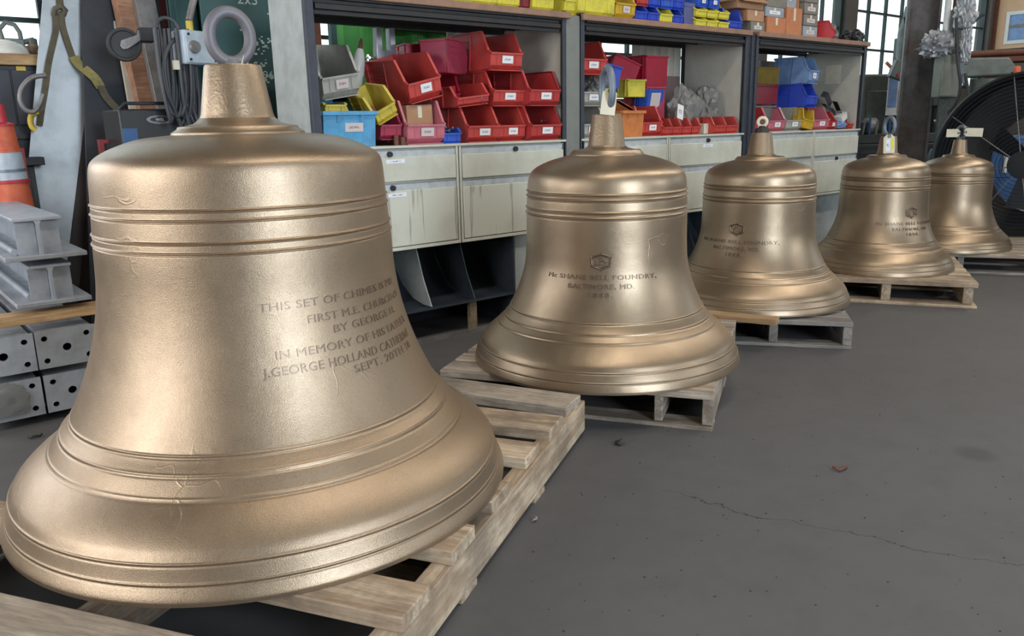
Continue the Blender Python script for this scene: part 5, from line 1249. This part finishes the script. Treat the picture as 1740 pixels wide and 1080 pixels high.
# lathe bench, machines behind the right end of the shelving
lb0 = at_x(1500, 235, 8.8); la = empty('lathe', (8.8, lb0.y, 0), (0, 0, R(-40)), 'black workbench lathe behind the right end of the shelving', 'lathe')
MB().box(-.55, .6, -.25, .25, 0, .78).build('cabinet', M_['machine_dark'], la, bevel=.01); MB().box(-.6, .65, -.16, .16, .78, .88).build('bed', M_['machine_dark'], la, bevel=.01)
MB().box(-.55, -.2, -.16, .16, .88, 1.02).build('headstock', M_['dark'], la, bevel=.02); MB().cyl((-.2, 0, .95), (-.1, 0, .95), .1, n=20).build('chuck', M_['tube_grey'], la); MB().box(.1, .28, -.2, .14, .88, .97).build('carriage', M_['dark'], la, bevel=.015)
for z in (.55, .66, .73): MB().box(-.5, .55, -.262, -.25, z, z+.03).build('rail', M_['dark'], la)
for k in range(7): MB().cyl((-.45+.07*k, -.2, .88), (-.45+.07*k+.01*(k % 3), -.2, 1.02+.03*(k % 2)), .012).build('tool_bit', M_[['blue_m', 'tube_grey', 'machine'][k % 3]], la)
mg = at_x(1492, 152, 9.6); mq = empty('milling_machine', (9.6, mg.y, 0), (0, 0, R(-30)), 'grey green machine cabinet under the far window, right of the shelving', 'machine')
MB().box(-.36, .36, -.25, .25, 0, at_x(1492, 128, 9.6).z).build('cabinet', M_['machine'], mq, bevel=.03, seg=3); MB().box(-.3, -.02, -.262, -.25, .9, 1.35).build('door', M_['machine'], mq, bevel=.01); MB().box(.02, .3, -.262, -.25, .9, 1.35).build('door', M_['machine'], mq, bevel=.01)
MB().box(.1, .18, -.27, -.262, 1.38, 1.44).build('switch_plate', M_['p_olive'], mq); MB().cyl((.05, -.27, .95), (.05, -.27, 1.3), .014).build('handle', M_['chrome'], mq)
sh_ = at_x(1552, 70, 9.2); mh = empty('machine_head', (9.2, sh_.y, 0), (0, 0, R(-35)), 'tall grey milling head left of the dark steel column', 'machine')
MB().box(-.08, .10, .05, .25, 0, 1.9).build('column', M_['machine_dark'], mh, bevel=.01); MB().lathe([(0, 1.62), (.09, 1.62), (.12, 1.7), (.12, 1.95), (.09, 2.05), (.07, 2.2), (0, 2.22)], 22, Matrix.Translation((-.06, -.02, 0))).build('motor', M_['machine'], mh, smooth=40)
MB().box(-.2, .06, -.14, .06, 1.36, 1.6).build('quill_head', M_['machine'], mh, bevel=.02); MB().cyl((-.08, -.04, 1.18), (-.08, -.04, 1.36), .045).build('quill', M_['tube_grey'], mh); MB().tube([(-.15, -.12, 1.95), (-.2, -.14, 2.08)], .018).build('lever', M_['dark'], mh)
MB().beam((-.2, -.1, 1.5), (-.36, -.14, 1.62), .03, .03).build('feed_arm', M_['cardboard_or'], mh)
pn = at_x(1525, 150, 8.9); e = empty('poster_banner', pn, (0, 0, R(-50)), 'blue and white printed sheet hanging left of the steel column', 'poster')
MB().box(-.1, .1, -.002, .002, -.28, .2).build('sheet', M_['white'], e, smooth=0); MB().box(-.09, .0, -.004, -.002, -.2, .15).build('blue_panel', M_['p_ltblue'], e, smooth=0); MB().box(.01, .09, -.004, -.002, -.26, -.02).build('orange_panel', M_['cardboard_or'], e, smooth=0)
e = empty('control_box', at_x(1534, 122, 8.7), (R(0), R(20), R(-45)), 'grey control box with a red button tilted left of the steel column', 'control box')
MB().box(-.12, .12, -.05, .05, -.09, .09).build('housing', M_['machine'], e, bevel=.01); MB().cyl((-.04, -.05, -.05), (-.04, -.065, -.05), .02).build('button', M_['p_red3'], e)
# beige partition with a framed window on the right wall, shelf of stock in front
bd0, bd1 = at_x(1690, 85, XR-.05), at_x(1745, 85, XR-.05)
pw = empty('partition', (XR-.03, (bd0.y), 0), label='beige board partition with a white framed window at the upper right', cat='partition')
MB().box(-.03, 0, -3.2, 0, at_x(1720, 82, XR-.05).z, 4.2).build('board', M_['tan'], pw); MB().box(-.06, .0, 0, .12, 0, 4.2).build('corner_post', M_['rust'], pw, bevel=.004)
wa, wb_ = at_x(1706, 70, XR-.06), at_x(1706, 27, XR-.06); wy = wa.y-bd0.y
fr = MB(); fr.box(-.05, -.03, wy-.9, wy, wa.z-.05, wa.z).box(-.05, -.03, wy-.9, wy, wb_.z, wb_.z+.05).box(-.05, -.03, wy-.05, wy, wa.z, wb_.z).box(-.05, -.03, wy-.9, wy-.85, wa.z, wb_.z)
fo = fr.build('window_frame', M_['white'], pw)
MB().box(-.036, -.032, wy-.85, wy-.05, wa.z, wb_.z).build('window_glass', M_['p_ltblue'], fo, smooth=0)
MB().box(-.046, -.036, wy-.36, wy-.32, wa.z, wb_.z).box(-.046, -.036, wy-.85, wy-.05, (wa.z+wb_.z)/2, (wa.z+wb_.z)/2+.04).build('window_bar', M_['cardboard_grey'], fo)
rk0 = at_x(1700, 92, 11.5); rk = empty('stock_rack', (11.5, rk0.y, 0), (0, 0, R(-60)), 'dark rack of bar stock in front of the beige partition', 'rack')
MB().box(-.6, .9, -.2, .3, rk0.z-.1, rk0.z-.04).build('shelf', M_['rust'], rk)
for x in (-.55, .85): MB().box(x-.03, x+.03, -.2, .3, 0, rk0.z-.1).build('leg', M_['machine_dark'], rk)
for k in range(6): MB().cyl((-.6+.02*k, -.15+.07*k, rk0.z+.0), (.92-.05*k, -.12+.07*k, rk0.z+.01), .035+.008*(k % 3), n=12).build('bar', M_[['rust', 'machine_dark', 'straw'][k % 3]], rk, smooth=60)
for k, (x, y, s, mt, lb) in enumerate(((1731, 135, .07, 'p_red3', 'bright red cap on the clutter above the fan'), (1728, 118, .06, 'orange', 'orange lump on the clutter behind the fan, above the red cap'), (1722, 128, .06, 'black_plastic', 'dark blue bottle-like object left of the red cap'))):
    s *= .55; p = at_x(x, y, 9.0); e = empty('spray_cap', p, label=lb, cat='cap')
    MB().lathe([(0, -s), (s, -s), (s, s*.5), (s*.7, s), (0, s*1.05)], 16).build('cap', M_[mt], e, smooth=40); MB().lathe([(0, -s*5), (s*.95, -s*5), (s*.95, -s), (0, -s)], 16).build('can', M_['machine_dark'], e)
bm0 = at_x(1715, 320, 8.6); e = empty('blue_machine', (8.9, at_x(1725, 300, 8.9).y, 0), (0, 0, R(-65)), 'blue machine seen through the mesh of the drum fan', 'machine')
MB().box(-.42, .42, 0, .4, .12, .85).build('cabinet', M_['blue_m'], e, bevel=.02); MB().box(-.38, -.04, -.012, 0, .45, .8).build('panel', M_['blue_m'], e, bevel=.01); MB().box(.0, .38, -.012, 0, .45, .8).build('panel', M_['blue_m'], e, bevel=.01)
MB().box(.1, .2, -.016, -.012, .66, .74).build('label', M_['white'], e); MB().cyl((-.1, -.03, .5), (-.1, -.03, .66), .02).build('handle', M_['white'], e)
crumple('scrap_pile', 'heap of tan shavings and scrap on the floor behind the fan', 'straw', Vector((8.0, 2.25, .14)), .45, .35, .2, 'scrap', 51, .6)
crumple('rag', 'white rag lying on the heap of scrap behind the fan', 'white', Vector((7.95, 2.2, .33)), .16, .14, .07, 'rag', 55, .6)

# drum fan
dfan = ray(1764, 278); dfan = dfan/dfan.xy.length*7.45 + CAM
fa = empty('drum_fan', (dfan.x, dfan.y, 0), (0, 0, math.atan2(dfan.y, dfan.x)-math.pi/2-R(20)), 'large black drum fan with a wire guard, right of the smallest bell', 'fan')
RF, zc = .635, .685
Mf = Matrix.Translation((0, 0, zc)) @ Matrix.Rotation(R(90), 4, 'X')      # lathe axis towards the viewer (-y)
MB().lathe([(RF+.03, -.10), (RF+.045, -.09), (RF+.045, .30), (RF+.03, .31), (RF+.02, .30), (RF+.02, -.09), (RF+.03, -.10)], 64, Mf).build('drum', M_['black_plastic'], fa, smooth=40)
MB().lathe([(RF+.02, .0), (RF-.24, -.10), (RF-.245, -.12), (RF-.23, -.115), (RF+.02, -.015)], 64, Mf).build('shroud', M_['black_plastic'], fa, smooth=40)
mb = MB()
for k in range(20):
    r = .10+(RF-.09)*k/19; n = 56
    mb.tube([(r*math.cos(2*math.pi*i/n), -.30, zc+r*math.sin(2*math.pi*i/n)) for i in range(n)], .0022, 4, True)
mb.build('guard_rings', M_['dark'], fa, smooth=60)
for k in range(8):
    a = 2*math.pi*k/8+.2; MB().cyl((.08*math.cos(a), -.303, zc+.08*math.sin(a)), ((RF+.03)*math.cos(a), -.29, zc+(RF+.03)*math.sin(a)), .004, n=6).build('guard_spoke', M_['tube_grey'], fa)
MB().cyl((0, -.31, zc), (0, -.29, zc), .1, n=24).build('guard_badge', M_['dark'], fa)
MB().cyl((0, -.02, zc), (0, .16, zc), .11, n=24).build('motor', M_['machine_dark'], fa)
for k in range(3):
    a = 2*math.pi*k/3+.5; c, s = math.cos(a), math.sin(a)
    pts = [(.05, -.06), (.34, -.13), (.35, .09), (.05, .04)]
    v = []
    for off in (0, .004):
        for r, t in pts: v.append((r*c - t*s, -.1 + t*.5 + off, zc + r*s + t*c))
    MB().add(v, [(0,1,2,3), (4,7,6,5), (0,4,5,1), (1,5,6,2), (2,6,7,3), (3,7,4,0)]).build('blade', M_['dark'], fa)
for x in (-.4, .4): MB().beam((x, .05, .0), (x*.9, .05, .22), .05, .05).build('foot', M_['black_steel'], fa)
e = MB().box(-.03, .03, -.002, 0, -.012, .012).build('maker_plate', M_['strip'], fa, (-.50, -.304, zc+.03))

# ---------------------------------------------------------------- bits on the floor
def curl(label, px, py, s, mat, seed):
    rnd = random.Random(seed); p = at_z(px, py, 0); pts = []
    for i in range(9):
        a = i/8*3.6+seed; pts.append((s*math.cos(a)*(1+.2*rnd.random()), s*.6*math.sin(a), .004+.006*abs(math.sin(a*1.7))))
    o = MB().tube(pts, [.0015+.003*math.sin(math.pi*i/8) for i in range(9)], 6).build('curled_leaf', M_[mat], None, p, smooth=60); tag(o, label, 'leaf')
curl('black curled shred on the floor in front of the second bell', 1058, 753, .026, 'black_plastic', 1)
curl('brown curled leaf on the open floor at right', 1428, 795, .028, 'rust', 2)
curl('dark shred on the floor left of the largest bell', 60, 743, .02, 'black_plastic', 3)
curl('small grey crumb on the floor beside the largest pallet', 906, 886, .010, 'tube_grey', 4)
rnd = random.Random(12); mb = MB()
for k in range(150):
    p = at_z(rnd.uniform(880, 1740), rnd.uniform(560, 1079), 0); s = rnd.uniform(.0012, .004)
    mb.add([p+Vector((s*math.cos(a), s*math.sin(a)*.8, 0)) for a in (0, 1.3, 2.6, 3.9, 5.1)]+[p+Vector((0, 0, s*.8))], [(0,1,5), (1,2,5), (2,3,5), (3,4,5), (4,0,5), (4,3,2,1,0)])
tag(mb.build('grit', M_['dark'], smooth=0), 'scattered dark grit and crumbs over the open floor', 'grit', kind='stuff')
